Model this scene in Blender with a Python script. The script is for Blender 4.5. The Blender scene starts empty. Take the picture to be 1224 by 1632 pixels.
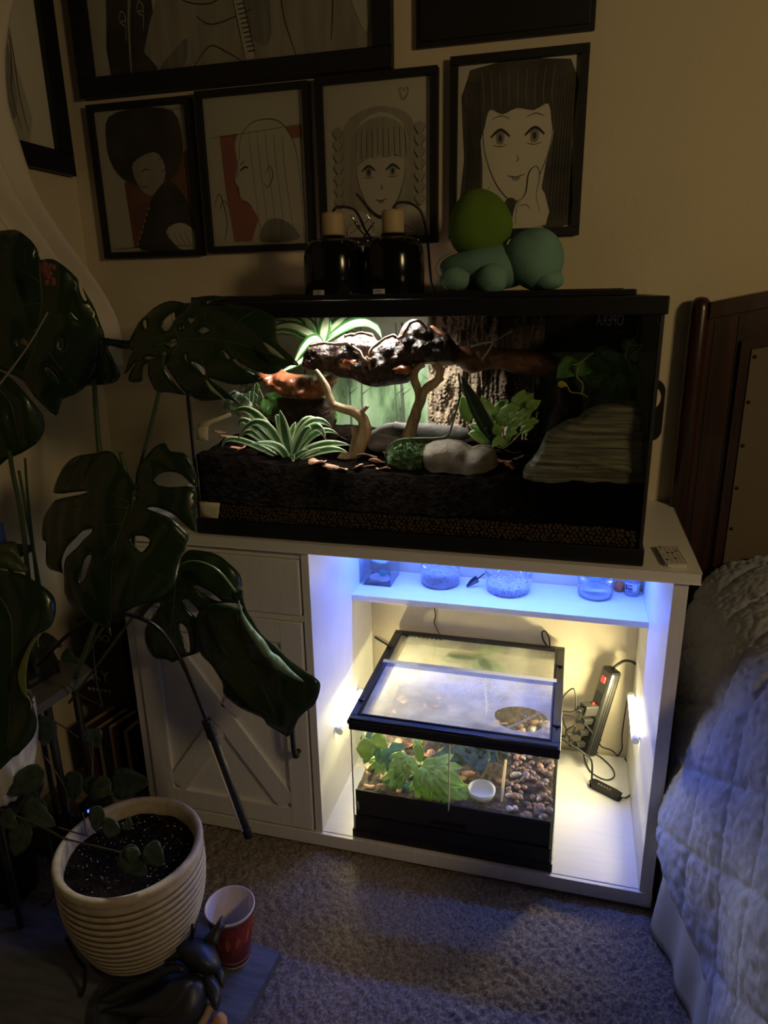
import bpy, math, random
import numpy as np
from mathutils import Vector, Matrix, noise
from mathutils.geometry import delaunay_2d_cdt, tessellate_polygon
scn = bpy.context.scene
COL = scn.collection
PI = math.pi
# ---------------------------------------------------------------- camera, world, exposure
CAM = Vector((0.774, -1.7637, 1.2694))
RM = Matrix(((0.9662697904, -0.0600953202, 0.2504221328),
             (0.2569424502, 0.2907182719, -0.9216634221),
             (-0.0174146312, 0.9549195981, 0.2963533225)))
F = 1121.5
cd = bpy.data.cameras.new('camera'); cam = bpy.data.objects.new('camera', cd); COL.objects.link(cam)
cam.matrix_world = Matrix.Translation(CAM) @ RM.to_4x4()
cd.sensor_fit = 'VERTICAL'; cd.sensor_height = 24; cd.lens = 24 * F / 1632; cd.clip_start = 0.02
scn.camera = cam
w = bpy.data.worlds.new('room_air'); scn.world = w; w.use_nodes = True
w.node_tree.nodes['Background'].inputs[0].default_value = (1.0, 0.78, 0.5, 1)
w.node_tree.nodes['Background'].inputs[1].default_value = 0.012
scn.view_settings.view_transform = 'Standard'; scn.view_settings.look = 'None'
scn.view_settings.exposure = 0.0; scn.view_settings.gamma = 1.0
scn.view_settings.use_curve_mapping = False

def area(name, loc, target, sx, sy, power, color, spread=PI):
    l = bpy.data.lights.new(name, 'AREA'); l.shape = 'RECTANGLE'; l.size = sx; l.size_y = sy
    l.energy = power; l.color = color; l.spread = spread
    o = bpy.data.objects.new(name, l); COL.objects.link(o); o.location = loc
    o.rotation_euler = (Vector(target) - Vector(loc)).to_track_quat('-Z', 'Y').to_euler()
    return o
area('room_lamp', (2.05, -1.75, 1.72), (0.3, -0.1, 0.9), 0.26, 0.26, 7.8, (1.0, 0.71, 0.34))
area('dim_cool_fill', (-1.3, -2.3, 1.7), (0.2, -0.4, 0.3), 0.8, 0.8, 0.25, (0.75, 0.85, 1.0))  # weak cool fill light added at the left front, no known source
STRIP = (0.45, 0.58, 1.0)
# ---------------------------------------------------------------- helpers
def at(px, py, ax='y', v=0.0):
    """a point of the plane <ax>=v in world space, used to read positions off the survey of the room"""
    d = RM @ Vector(((px - 612) / F, -(py - 816) / F, -1))
    i = 'xyz'.index(ax); t = (v - CAM[i]) / d[i]
    return CAM + d * t
def atp(px, py, P0, n):
    d = RM @ Vector(((px - 612) / F, -(py - 816) / F, -1))
    return CAM + d * ((Vector(P0) - CAM).dot(n) / d.dot(n))

def nlink(m, a, b): m.node_tree.links.new(a, b)
MATS = {}
def mat(name, col, rough=0.6, metal=0.0, col2=None, scale=8.0, bump=0.0, bscale=None, spec=0.5, coat=0.0,
        trans=0.0, emit=None, estr=0.0, alpha=1.0, stretch=(1, 1, 1), detail=5.0, mixlo=0.35, mixhi=0.65, tl=0.0, bdist=0.002):
    if name in MATS: return MATS[name]
    m = bpy.data.materials.new(name); m.use_nodes = True; nt = m.node_tree; N = nt.nodes
    b = N['Principled BSDF']
    b.inputs['Base Color'].default_value = (*col, 1); b.inputs['Roughness'].default_value = rough
    b.inputs['Metallic'].default_value = metal; b.inputs['Specular IOR Level'].default_value = spec
    b.inputs['Coat Weight'].default_value = coat; b.inputs['Transmission Weight'].default_value = trans
    b.inputs['Alpha'].default_value = alpha
    if emit: b.inputs['Emission Color'].default_value = (*emit, 1); b.inputs['Emission Strength'].default_value = estr
    if col2 or bump:
        tc = N.new('ShaderNodeTexCoord'); mp = N.new('ShaderNodeMapping'); mp.inputs['Scale'].default_value = stretch
        nlink(m, tc.outputs['Object'], mp.inputs['Vector'])
    if col2:
        nz = N.new('ShaderNodeTexNoise'); nz.inputs['Scale'].default_value = scale; nz.inputs['Detail'].default_value = detail
        nlink(m, mp.outputs[0], nz.inputs['Vector'])
        r = N.new('ShaderNodeValToRGB'); r.color_ramp.elements[0].position = mixlo; r.color_ramp.elements[1].position = mixhi
        r.color_ramp.elements[0].color = (*col, 1); r.color_ramp.elements[1].color = (*col2, 1)
        nlink(m, nz.outputs[0], r.inputs[0]); nlink(m, r.outputs[0], b.inputs['Base Color'])
    if bump:
        n2 = N.new('ShaderNodeTexNoise'); n2.inputs['Scale'].default_value = bscale or scale; n2.inputs['Detail'].default_value = 6
        nlink(m, mp.outputs[0], n2.inputs['Vector'])
        bp = N.new('ShaderNodeBump'); bp.inputs['Strength'].default_value = bump; bp.inputs['Distance'].default_value = bdist
        nlink(m, n2.outputs[0], bp.inputs['Height']); nlink(m, bp.outputs[0], b.inputs['Normal'])
    if tl:
        t = N.new('ShaderNodeBsdfTranslucent'); mx = N.new('ShaderNodeMixShader'); mx.inputs[0].default_value = tl
        if col2: nlink(m, r.outputs[0], t.inputs[0])
        else: t.inputs[0].default_value = (*col, 1)
        nlink(m, b.outputs[0], mx.inputs[1]); nlink(m, t.outputs[0], mx.inputs[2])
        nlink(m, mx.outputs[0], N['Material Output'].inputs[0])
    MATS[name] = m; return m
def glassmat(name, tint=(1, 1, 1), refl=1.0, rough=0.0, fog=0.0, fogcol=(0.8, 0.82, 0.8), fogscale=0.0):
    """thin pane: clear with a Fresnel reflection, optionally fogged with condensation"""
    if name in MATS: return MATS[name]
    m = bpy.data.materials.new(name); m.use_nodes = True; nt = m.node_tree; N = nt.nodes
    N.remove(N['Principled BSDF']); out = N['Material Output']
    t = N.new('ShaderNodeBsdfTransparent'); t.inputs[0].default_value = (*tint, 1)
    g = N.new('ShaderNodeBsdfGlossy'); g.inputs['Roughness'].default_value = rough
    fr = N.new('ShaderNodeFresnel'); fr.inputs[0].default_value = 1.45
    mu = N.new('ShaderNodeMath'); mu.operation = 'MULTIPLY'; mu.inputs[1].default_value = refl
    nlink(m, fr.outputs[0], mu.inputs[0])
    mx = N.new('ShaderNodeMixShader'); nlink(m, mu.outputs[0], mx.inputs[0]); nlink(m, t.outputs[0], mx.inputs[1]); nlink(m, g.outputs[0], mx.inputs[2])
    res = mx.outputs[0]
    if fog:
        tl = N.new('ShaderNodeBsdfTranslucent'); tl.inputs[0].default_value = (*fogcol, 1)
        df = N.new('ShaderNodeBsdfDiffuse'); df.inputs[0].default_value = (*fogcol, 1)
        m2 = N.new('ShaderNodeMixShader'); m2.inputs[0].default_value = 0.5; nlink(m, tl.outputs[0], m2.inputs[1]); nlink(m, df.outputs[0], m2.inputs[2])
        m3 = N.new('ShaderNodeMixShader'); m3.inputs[0].default_value = fog
        if fogscale:
            tc = N.new('ShaderNodeTexCoord'); nz = N.new('ShaderNodeTexNoise'); nz.inputs['Scale'].default_value = fogscale; nz.inputs['Detail'].default_value = 3
            nlink(m, tc.outputs['Object'], nz.inputs['Vector'])
            mr = N.new('ShaderNodeMapRange'); mr.inputs[1].default_value = 0.35; mr.inputs[2].default_value = 0.65
            mr.inputs[3].default_value = fog * 0.72; mr.inputs[4].default_value = min(1, fog * 1.25)
            nlink(m, nz.outputs[0], mr.inputs[0]); nlink(m, mr.outputs[0], m3.inputs[0])
        nlink(m, res, m3.inputs[1]); nlink(m, m2.outputs[0], m3.inputs[2]); res = m3.outputs[0]
    nlink(m, res, out.inputs[0]); MATS[name] = m; return m

class MB:
    def __init__(s): s.v = []; s.f = []; s.m = []
    def add(s, vs, fs, mi=0):
        k = len(s.v); s.v += [tuple(v) for v in vs]; s.f += [tuple(i + k for i in f) for f in fs]; s.m += [mi] * len(fs); return s
    def box(s, a, b, mi=0, M=None):
        x0, y0, z0 = a; x1, y1, z1 = b
        vs = [Vector(c) for c in ((x0,y0,z0),(x1,y0,z0),(x1,y1,z0),(x0,y1,z0),(x0,y0,z1),(x1,y0,z1),(x1,y1,z1),(x0,y1,z1))]
        if M: vs = [M @ v for v in vs]
        return s.add(vs, [(0,3,2,1),(4,5,6,7),(0,1,5,4),(1,2,6,5),(2,3,7,6),(3,0,4,7)], mi)
    def tube(s, pts, rad, n=8, mi=0, cap=True, flat=1.0):
        pts = [Vector(p) for p in pts]; k = len(pts)
        if not hasattr(rad, '__len__'): rad = [rad] * k
        vs = []; up = Vector((0.13, 0.31, 0.94)); prev = None
        for i, p in enumerate(pts):
            t = (pts[min(i + 1, k - 1)] - pts[max(i - 1, 0)])
            t = t.normalized() if t.length > 1e-9 else Vector((0, 0, 1))
            if prev is None:
                a = t.cross(up); a = a.normalized() if a.length > 1e-3 else t.cross(Vector((1, 0, 0))).normalized()
            else:
                a = prev - t * prev.dot(t); a = a.normalized() if a.length > 1e-6 else t.orthogonal().normalized()
            prev = a; b = t.cross(a)
            for j in range(n):
                g = 2 * PI * j / n; vs.append(p + (a * math.cos(g) + b * math.sin(g) * flat) * rad[i])
        fs = [(i*n+j, i*n+(j+1)%n, (i+1)*n+(j+1)%n, (i+1)*n+j) for i in range(k-1) for j in range(n)]
        if cap: fs += [tuple(range(n-1, -1, -1)), tuple((k-1)*n + j for j in range(n))]
        return s.add(vs, fs, mi)
    def lathe(s, prof, c=(0,0,0), n=32, mi=0, M=None, mfun=None):
        vs = []; k = len(prof)
        for r, z in prof:
            for j in range(n):
                g = 2*PI*j/n; v = Vector((r*math.cos(g), r*math.sin(g), z))
                if M: v = M @ v
                vs.append(v + Vector(c))
        for i in range(k-1):
            pass
        fs = [(i*n+j, i*n+(j+1)%n, (i+1)*n+(j+1)%n, (i+1)*n+j) for i in range(k-1) for j in range(n)]
        s.add(vs, fs, mi)
        if mfun:
            base = len(s.m) - len(fs)
            for i in range(k-1):
                for j in range(n): s.m[base + i*n + j] = mfun(i)
        return s
    def prism(s, poly, n, d, mi=0):
        """poly: 3D points of a planar outline, extruded by n*d"""
        k = len(poly); n = Vector(n) * d
        vs = [Vector(p) for p in poly] + [Vector(p) + n for p in poly]
        tr = tessellate_polygon([[Vector(p) for p in poly]])
        fs = [tuple(t) for t in tr] + [tuple(i + k for i in reversed(t)) for t in tr]
        fs += [(i, (i+1) % k, (i+1) % k + k, i + k) for i in range(k)]
        return s.add(vs, fs, mi)
    def blob(s, c, r, sub=2, amp=0.15, fr=3.0, seed=0, mi=0, rot=None):
        import bmesh
        bm = bmesh.new(); bmesh.ops.create_icosphere(bm, subdivisions=sub, radius=1.0)
        vs = []
        for v in bm.verts:
            d = 1 + amp * noise.noise(v.co * fr * 0.6 + Vector((seed*7.1, seed*3.3, seed)))
            p = Vector((v.co.x*r[0], v.co.y*r[1], v.co.z*r[2])) * d
            if rot: p = rot @ p
            vs.append(p + Vector(c))
        fs = [tuple(x.index for x in f.verts) for f in bm.faces]; bm.free()
        return s.add(vs, fs, mi)

ORG = {}
def put(o, parent=None): COL.objects.link(o); o.parent = parent; return o
def part(name, mb, m, parent=None, smooth=False, bevel=0.0, subd=0, solid=0.0, autosm=None):
    me = bpy.data.meshes.new(name)
    if parent is not None: org = ORG[parent.name]
    else:
        A = np.array(mb.v); org = Vector(((A[:,0].min()+A[:,0].max())/2, (A[:,1].min()+A[:,1].max())/2, A[:,2].min()))
    me.from_pydata([(v[0]-org[0], v[1]-org[1], v[2]-org[2]) for v in mb.v], [], mb.f)
    ms = m if isinstance(m, (list, tuple)) else [m]
    for x in ms: me.materials.append(x)
    me.polygons.foreach_set('material_index', mb.m)
    if smooth: me.polygons.foreach_set('use_smooth', [True]*len(me.polygons))
    me.validate(); me.update()
    o = bpy.data.objects.new(name, me); put(o, parent)
    if parent is None: o.location = org
    ORG[o.name] = Vector(org)
    if solid:
        q = o.modifiers.new('thick', 'SOLIDIFY'); q.thickness = solid; q.offset = 0
    if bevel:
        q = o.modifiers.new('edge', 'BEVEL'); q.width = bevel; q.segments = 2; q.limit_method = 'ANGLE'; q.angle_limit = 0.7
    if subd:
        q = o.modifiers.new('soft', 'SUBSURF'); q.levels = subd; q.render_levels = subd
    if autosm:
        for p in me.polygons: p.use_smooth = True
        e = o.modifiers.new('es', 'EDGE_SPLIT'); e.split_angle = autosm
    return o
def tag(o, label, cat, group=None, kind=None):
    o['label'] = label; o['category'] = cat
    if group: o['group'] = group
    if kind: o['kind'] = kind
    return o
def thing(name, label, cat, loc, group=None):
    o = bpy.data.objects.new(name, None); COL.objects.link(o); o.location = loc; o.empty_display_size = 0.05
    ORG[o.name] = Vector(loc); return tag(o, label, cat, group)
def struct(o): o['kind'] = 'structure'; return o
def stuff(o): o['kind'] = 'stuff'; return o

def smooth_loop(p, k=3, closed=True):
    out = []; n = len(p)
    for i in range(n if closed else n - 1):
        g = lambda j: np.array(p[j % n] if closed else p[min(max(j, 0), n-1)], float)
        a, b, c, d = g(i-1), g(i), g(i+1), g(i+2)
        for q in range(k):
            t = q / k
            out.append(0.5*((2*b)+(c-a)*t+(2*a-5*b+4*c-d)*t*t+(3*b-a-3*c+d)*t**3))
    if not closed: out.append(np.array(p[-1], float))
    return out
def inpoly(P, poly):
    x, y = P[:,0], P[:,1]; c = np.zeros(len(P), bool); n = len(poly)
    for i in range(n):
        x1, y1 = poly[i]; x2, y2 = poly[(i+1) % n]
        if y1 == y2: continue
        cond = ((y1 > y) != (y2 > y)) & (x < (x2-x1)*(y-y1)/(y2-y1)+x1); c ^= cond
    return c
def distseg(P, poly, closed=True):
    D = np.full(len(P), 1e9); n = len(poly)
    for i in range(n if closed else n-1):
        a = np.array(poly[i]); b = np.array(poly[(i+1) % n]); ab = b-a; L = max((ab**2).sum(), 1e-12)
        t = np.clip(((P-a)@ab)/L, 0, 1); D = np.minimum(D, np.hypot(*(P-(a+t[:,None]*ab)).T))
    return D
def sheet(outline, holes=(), sp=8.0, sm=3):
    """triangulated flat region in 2D with inner points; returns verts, tris, distance to the edge"""
    loops = [smooth_loop(outline, sm)] + [smooth_loop(h, sm) for h in holes]
    vs = []; es = []
    for L in loops:
        k = len(vs); n = len(L); vs += [tuple(p) for p in L]; es += [(k+i, k+(i+1) % n) for i in range(n)]
    A = np.array(loops[0]); x0, y0 = A.min(0); x1, y1 = A.max(0)
    gx, gy = np.meshgrid(np.arange(x0+sp/2, x1, sp), np.arange(y0+sp/2, y1, sp*0.87))
    gx[1::2] += sp/2; G = np.c_[gx.ravel(), gy.ravel()]
    keep = inpoly(G, loops[0])
    for h in loops[1:]: keep &= ~inpoly(G, h)
    dd = np.full(len(G), 1e9)
    for L in loops: dd = np.minimum(dd, distseg(G, L))
    G = G[keep & (dd > sp*0.45)]
    vs += [tuple(p) for p in G]
    r = delaunay_2d_cdt([Vector(v) for v in vs], es, [], 0, 1e-5)
    V = np.array([tuple(v) for v in r[0]]); T = np.array([f for f in r[2] if len(f) == 3])
    cen = V[T].mean(1); ok = inpoly(cen, loops[0])
    for h in loops[1:]: ok &= ~inpoly(cen, h)
    T = T[ok]; used = np.unique(T); mp = -np.ones(len(V), int); mp[used] = np.arange(len(used)); V = V[used]; T = mp[T]
    D = np.full(len(V), 1e9)
    for L in loops: D = np.minimum(D, distseg(V, L))
    D[D < 1e-3] = 0
    return V, T, D
def inflate(outline, P0, n, thick, R, sp=6.0, sm=3, holes=(), fn=None, power=0.5, mb=None):
    """a solid with the given outline: px outline on plane (P0,n), swollen both ways by thick (metres), R in px"""
    n = Vector(n).normalized(); V, T, D = sheet(outline, holes, sp, sm)
    Q = np.clip(D / R, 0, 1); H = thick * (1-(1-Q)**2)**power
    base = [atp(v[0], v[1], P0, n) for v in V]
    sgn = 1 if n.dot(CAM - Vector(P0)) > 0 else -1
    vs = []; bi = []
    for i, p in enumerate(base):
        q = p + n*sgn*H[i]
        if fn: q = q + n*sgn*fn(p, Q[i])
        vs.append(q)
    for i, p in enumerate(base):
        if D[i] == 0: bi.append(i)
        else: bi.append(len(vs)); vs.append(p - n*sgn*H[i])
    fs = [tuple(int(a) for a in t) for t in T] + [tuple(int(bi[a]) for a in reversed(t)) for t in T]
    mb = mb or MB(); mb.add(vs, fs); return mb
def nz(p, s, seed=0): return noise.noise(Vector(p)*s + Vector((seed*3.1, seed*1.7, seed*5.3)))
def fract(p, s, o=4, seed=0):
    return noise.fractal(Vector(p)*s + Vector((seed*3.1, seed*1.7, seed*5.3)), 0.9, 2.1, o)
def bez(a, b, c, n=8):
    a, b, c = Vector(a), Vector(b), Vector(c)
    return [(a*(1-t)**2 + b*2*t*(1-t) + c*t*t) for t in [i/n for i in range(n+1)]]
def curve3(pts, k=6): return [Vector(p) for p in smooth_loop([tuple(p) for p in pts], k, False)]
def ribbon(mb, pts, width, prof, hint=(0,0,1), fold=0.25, mi=(0,0,0,0), thick=0.0, wave=0.0):
    """leaf blade along a path: five verts across, V-folded; mi = material per strip"""
    pts = [Vector(p) for p in pts]; k = len(pts); vs = []; hint = Vector(hint)
    for i, p in enumerate(pts):
        t = (pts[min(i+1, k-1)] - pts[max(i-1, 0)]).normalized(); s = t.cross(hint)
        s = s.normalized() if s.length > 1e-4 else t.orthogonal().normalized(); u = s.cross(t).normalized()
        w_ = width * prof(i/(k-1)) / 2
        for q in (-1, -0.55, 0, 0.55, 1):
            vs.append(p + s*w_*q + u*(abs(q)*fold*w_ + wave*w_*math.sin(i*1.9 + q*2)*abs(q)))
    fs = []; ms = []
    for i in range(k-1):
        for j in range(4): fs.append((i*5+j, i*5+j+1, (i+1)*5+j+1, (i+1)*5+j)); ms.append(mi[j])
    n0 = len(mb.m); mb.add(vs, fs)
    mb.m[n0:] = ms; return mb
strapP = lambda t: max(0.02, min(1, 0.45+2.2*t) * (1 - max(0, (t-0.45)/0.55)**1.7))
ovateP = lambda t: max(0.03, math.sin(PI*min(1, t**0.75))**0.8) if t < 1 else 0.02
heartP = lambda t: max(0.03, math.sin(PI*min(.985, t**0.62*0.95+.035))**0.75) if t < 1 else 0.02
def map2(pts, s, ox, oy): return [(x/s+ox, y/s+oy) for x, y in pts]
rnd = random.Random(7)
# ---------------------------------------------------------------- materials
M_wall = mat('wall_paint', (0.60, 0.53, 0.38), 0.85, col2=(0.64, 0.57, 0.42), scale=3, bump=0.35, bscale=60, bdist=0.003)
M_white = mat('white_laminate', (0.80, 0.80, 0.78), 0.42, col2=(0.76, 0.76, 0.74), scale=14, bump=0.25, bscale=30, stretch=(8, 1, 0.6), bdist=0.001)
M_whiteh = mat('white_laminate_flat', (0.80, 0.80, 0.78), 0.36, col2=(0.76, 0.76, 0.74), scale=14, bump=0.3, bscale=30, stretch=(0.6, 8, 8), bdist=0.001)
M_black = mat('black_plastic', (0.008, 0.008, 0.009), 0.35)
M_blackm = mat('black_matt', (0.010, 0.010, 0.011), 0.6)
M_frame = mat('black_frame_wood', (0.006, 0.006, 0.007), 0.55)
M_paper = mat('drawing_paper', (0.62, 0.60, 0.50), 0.8, col2=(0.58, 0.56, 0.47), scale=5)
M_ink = mat('ink_line', (0.03, 0.03, 0.03), 0.8)
M_grey1 = mat('pencil_grey', (0.30, 0.29, 0.25), 0.85, col2=(0.20, 0.19, 0.17), scale=18, stretch=(3, 1, 0.5))
M_grey2 = mat('pencil_pale_grey', (0.46, 0.44, 0.37), 0.85, col2=(0.36, 0.34, 0.29), scale=14, stretch=(3, 1, 0.5))
M_dark = mat('marker_black', (0.045, 0.04, 0.035), 0.85, col2=(0.09, 0.08, 0.07), scale=12)
M_pink = mat('marker_pink', (0.42, 0.17, 0.15), 0.85, col2=(0.36, 0.14, 0.125), scale=9)
M_rust = mat('marker_rust', (0.28, 0.13, 0.08), 0.85, col2=(0.20, 0.10, 0.065), scale=9)
M_wood = mat('dark_bed_wood', (0.045, 0.016, 0.010), 0.30, col2=(0.020, 0.008, 0.006), scale=9, stretch=(6, 6, 0.5), coat=0.15)

# ---------------------------------------------------------------- room shell
XL = -0.535
b = MB(); b.box((XL - 0.1, 0, -0.03), (2.6, 0.1, 2.6)); struct(part('wall_back', b, M_wall))
b = MB(); b.box((XL - 0.1, -2.6, -0.03), (XL, 0, 2.6)); struct(part('wall_left', b, M_wall))
# carpet: base sheet whose pile is real relief where the photograph shows it
def carpet():
    gx = np.concatenate([np.arange(XL, -0.3, 0.03), np.arange(-0.3, 1.12, 0.0042), np.arange(1.12, 2.6, 0.06)])
    gy = np.concatenate([np.arange(-2.6, -1.25, 0.05), np.arange(-1.25, -0.40, 0.0042), np.arange(-0.40, 0.04, 0.05)])
    X, Y = np.meshgrid(gx, gy); rs = np.random.RandomState(3)
    Z = rs.rand(*X.shape) * 0.006
    S = sum(np.sin(X*a+Y*b_+c) for a, b_, c in rs.uniform(-260, 260, (9, 3))) / 9
    Z += 0.004 * S + 0.003 * np.sin(X*21+3*np.sin(Y*13)) * np.sin(Y*17+X*5)
    Z -= 0.010
    nx, ny = len(gx), len(gy)
    V = np.c_[X.ravel(), Y.ravel(), Z.ravel()]
    i = np.arange(nx*ny).reshape(ny, nx)
    Fc = np.stack([i[:-1,:-1], i[:-1,1:], i[1:,1:], i[1:,:-1]], -1).reshape(-1, 4)
    me = bpy.data.meshes.new('floor'); me.from_pydata(V.tolist(), [], Fc.tolist())
    me.materials.append(mat('carpet', (0.17, 0.14, 0.115), 0.95, col2=(0.32, 0.27, 0.23), scale=190, bump=0.6, bscale=420, bdist=0.004, spec=0.1, mixlo=0.4, mixhi=0.6))
    me.polygons.foreach_set('use_smooth', [True]*len(me.polygons))
    o = bpy.data.objects.new('floor', me); COL.objects.link(o); return struct(o)
carpet()

# ---------------------------------------------------------------- cabinet
CT = 0.775; XI0, XI1 = 0.2548, 0.9736; YF = -0.467; ZF = 0.037; ZS = 0.534
cab = thing('media_cabinet', 'white wooden cabinet with barn door, drawer and open lit bay under the big tank', 'cabinet', (0.39, -0.23, 0))
b = MB(); b.prism([(-0.235,-0.476,0.753),(1.018,-0.476,0.753),(1.018,-0.04,0.753),(0.985,-0.003,0.753),(-0.235,-0.003,0.753)], (0,0,1), 0.022)
part('countertop', b, M_whiteh, cab, bevel=0.0015)
b = MB(); b.box((XI1, YF, 0.008), (1.0, -0.004, 0.752)); part('side_panel', b, M_white, cab, bevel=0.001)
b = MB(); b.box((-0.215, YF + 0.001, 0.008), (-0.190, -0.004, 0.752)); part('side_panel', b, M_white, cab, bevel=0.001)
b = MB(); b.box((0.237, YF, 0.008), (XI0, -0.004, 0.752)); part('divider_panel', b, M_white, cab, bevel=0.001)
b = MB(); b.box((-0.19, YF + 0.004, 0.012), (XI1, -0.004, ZF)); part('bottom_panel', b, M_whiteh, cab, bevel=0.001)
b = MB(); b.box((-0.215, YF - 0.006, 0.001), (1.0, YF + 0.003, ZF - 0.001)); part('base_rail', b, M_white, cab, bevel=0.001)
b = MB(); b.box((XI0, -0.183, ZS - 0.016), (XI1, -0.004, ZS)); part('shelf', b, M_whiteh, cab, bevel=0.001)
b = MB(); b.box((-0.19, -0.012, ZF), (0.237, -0.006, 0.752)); part('back_panel', b, M_white, cab)
b = MB(); b.box((-0.19, YF + 0.004, 0.735), (0.237, YF + 0.03, 0.752)); b.box((-0.19, YF, 0.590), (0.237, YF + 0.03, 0.604)); part('front_rail', b, M_white, cab)
b = MB(); b.box((-0.188, YF - 0.004, 0.606), (0.232, YF + 0.012, 0.733)); part('drawer_front', b, M_white, cab, bevel=0.001)
b = MB(); b.box((-0.188, YF + 0.004, 0.042), (0.232, YF + 0.012, 0.588)); door = part('door', b, M_white, cab)
dx0, dx1, dz0, dz1 = -0.188, 0.232, 0.042, 0.588; st = 0.052; yo, yi = YF - 0.006, YF + 0.0045
for (x0, x1, z0, z1) in ((dx0, dx0+st, dz0, dz1), (dx1-st, dx1, dz0, dz1), (dx0+st+.0006, dx1-st-.0006, dz1-st, dz1), (dx0+st+.0006, dx1-st-.0006, dz0, dz0+st)):
    b = MB(); b.box((x0, yo, z0), (x1, yi, z1)); part('door_rail', b, M_white, door, bevel=0.0012)
ix0, ix1, iz0, iz1 = dx0+st, dx1-st, dz0+st, dz1-st
def brace(pa, pb, w_, y0, segs):
    a, c = Vector((pa[0], 0, pa[1])), Vector((pb[0], 0, pb[1])); d = (c-a).normalized(); s = Vector((d.z, 0, -d.x)) * w_/2
    for t0, t1 in segs:
        p, q = a.lerp(c, t0), a.lerp(c, t1); m = MB()
        m.prism([(v.x, y0, v.z) for v in (p-s, q-s, q+s, p+s)], (0, 1, 0), yi - y0); part('door_brace', m, M_white, door, bevel=0.001)
brace((ix0+.01, iz1-.012), (ix1-.01, iz0+.012), 0.05, yo+0.001, [(0.0, 1.0)])
brace((ix1-.01, iz1-.012), (ix0+.01, iz0+.012), 0.05, yo+0.001, [(0.0, 0.44), (0.56, 1.0)])
b = MB(); hp = [(0.208, yo, 0.405), (0.208, yo-0.02, 0.398), (0.208, yo-0.028, 0.36), (0.208, yo-0.028, 0.31), (0.208, yo-0.024, 0.275), (0.208, yo-0.010, 0.262), (0.208, yo+0.001, 0.262)]
b.tube(curve3(hp, 4), 0.0062, 10); b.blob((0.208, yo-0.016, 0.262), (0.009,0.009,0.009), 2, 0); part('door_handle', b, M_blackm, door, smooth=True)

# ---------------------------------------------------------------- pictures on the walls
class Art:
    def __init__(s, root, o, u, v, w_, h): s.r = root; s.o = Vector(o); s.u = Vector(u); s.v = Vector(v); s.n = s.u.cross(s.v).normalized(); s.w = w_; s.h = h; s.L = 0; s.mb = MB(); s.ms = []
    def P(s, x, y, k=0): return s.o + s.u*(x*s.w) + s.v*((1-y)*s.h) + s.n*(0.0006 + 0.00006*k)
    def mi(s, m):
        if m not in s.ms: s.ms.append(m)
        return s.ms.index(m)
    def poly(s, pts, m, sm=3, k=1):
        s.L += 1; q = smooth_loop(pts, sm) if sm > 1 else pts; q = [(min(max(a, 0.001), 0.999), min(max(c, 0.001), 0.999)) for a, c in q]
        V = [s.P(a, c, s.L) for a, c in q]
        tr = tessellate_polygon([[Vector((a, c, 0)) for a, c in q]])
        s.mb.add(V, [tuple(t) for t in tr], s.mi(m)); return s
    def line(s, pts, w_=0.006, m=None, sm=4):
        s.L += 1; q = smooth_loop(pts, sm, False); V = []
        for i, p in enumerate(q):
            t = np.array(q[min(i+1, len(q)-1)]) - np.array(q[max(i-1, 0)]); t = t * np.array([s.w, s.h]); t = t/(np.linalg.norm(t)+1e-9)
            d = np.array([-t[1], t[0]]) * w_*0.5*s.w * (0.45 + 0.55*math.sin(PI*(i+0.5)/len(q))) / np.array([s.w, s.h])
            for g in (-1, 1):
                a = np.clip(np.array(p) + g*d, 0.002, 0.998); V.append(s.P(a[0], a[1], s.L))
        s.mb.add(V, [(2*i, 2*i+1, 2*i+3, 2*i+2) for i in range(len(q)-1)], s.mi(m or M_ink)); return s
    def done(s): part('drawing', s.mb, s.ms, s.r)
def frame(label, o, u, v, W, H, rim, depth=0.02, paper=M_paper, group=None):
    """o = lower left corner on the wall, u right, v up"""
    o, u, v = Vector(o), Vector(u), Vector(v); n = u.cross(v).normalized()
    r = thing('picture_frame', label, 'picture frame', o + u*W/2, group)
    q = lambda a, c, d: o + u*a + v*c + n*d
    for (a0, a1, c0, c1) in ((0, W, 0, rim), (0, W, H-rim, H), (0, rim, rim, H-rim), (W-rim, W, rim, H-rim)):
        m = MB(); m.prism([q(a0, c0, 0.001), q(a1, c0, 0.001), q(a1, c1, 0.001), q(a0, c1, 0.001)], n, depth); part('frame_rail', m, M_frame, r, bevel=0.0015)
    m = MB(); m.prism([q(rim, rim, 0.004), q(W-rim, rim, 0.004), q(W-rim, H-rim, 0.004), q(rim, H-rim, 0.004)], n, 0.005); part('backing', m, paper, r)
    a = Art(r, q(rim, rim, 0.0092), u, v, W-2*rim, H-2*rim)
    gm = MB(); gm.add([q(rim, rim, depth-0.004), q(W-rim, rim, depth-0.004), q(W-rim, H-rim, depth-0.004), q(rim, H-rim, depth-0.004)], [(0,1,2,3)])
    part('glazing', gm, glassmat('picture_glass', refl=0.5, rough=0.15), r)
    return a
U, Vv = (1, 0, 0), (0, 0, 1)
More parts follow.
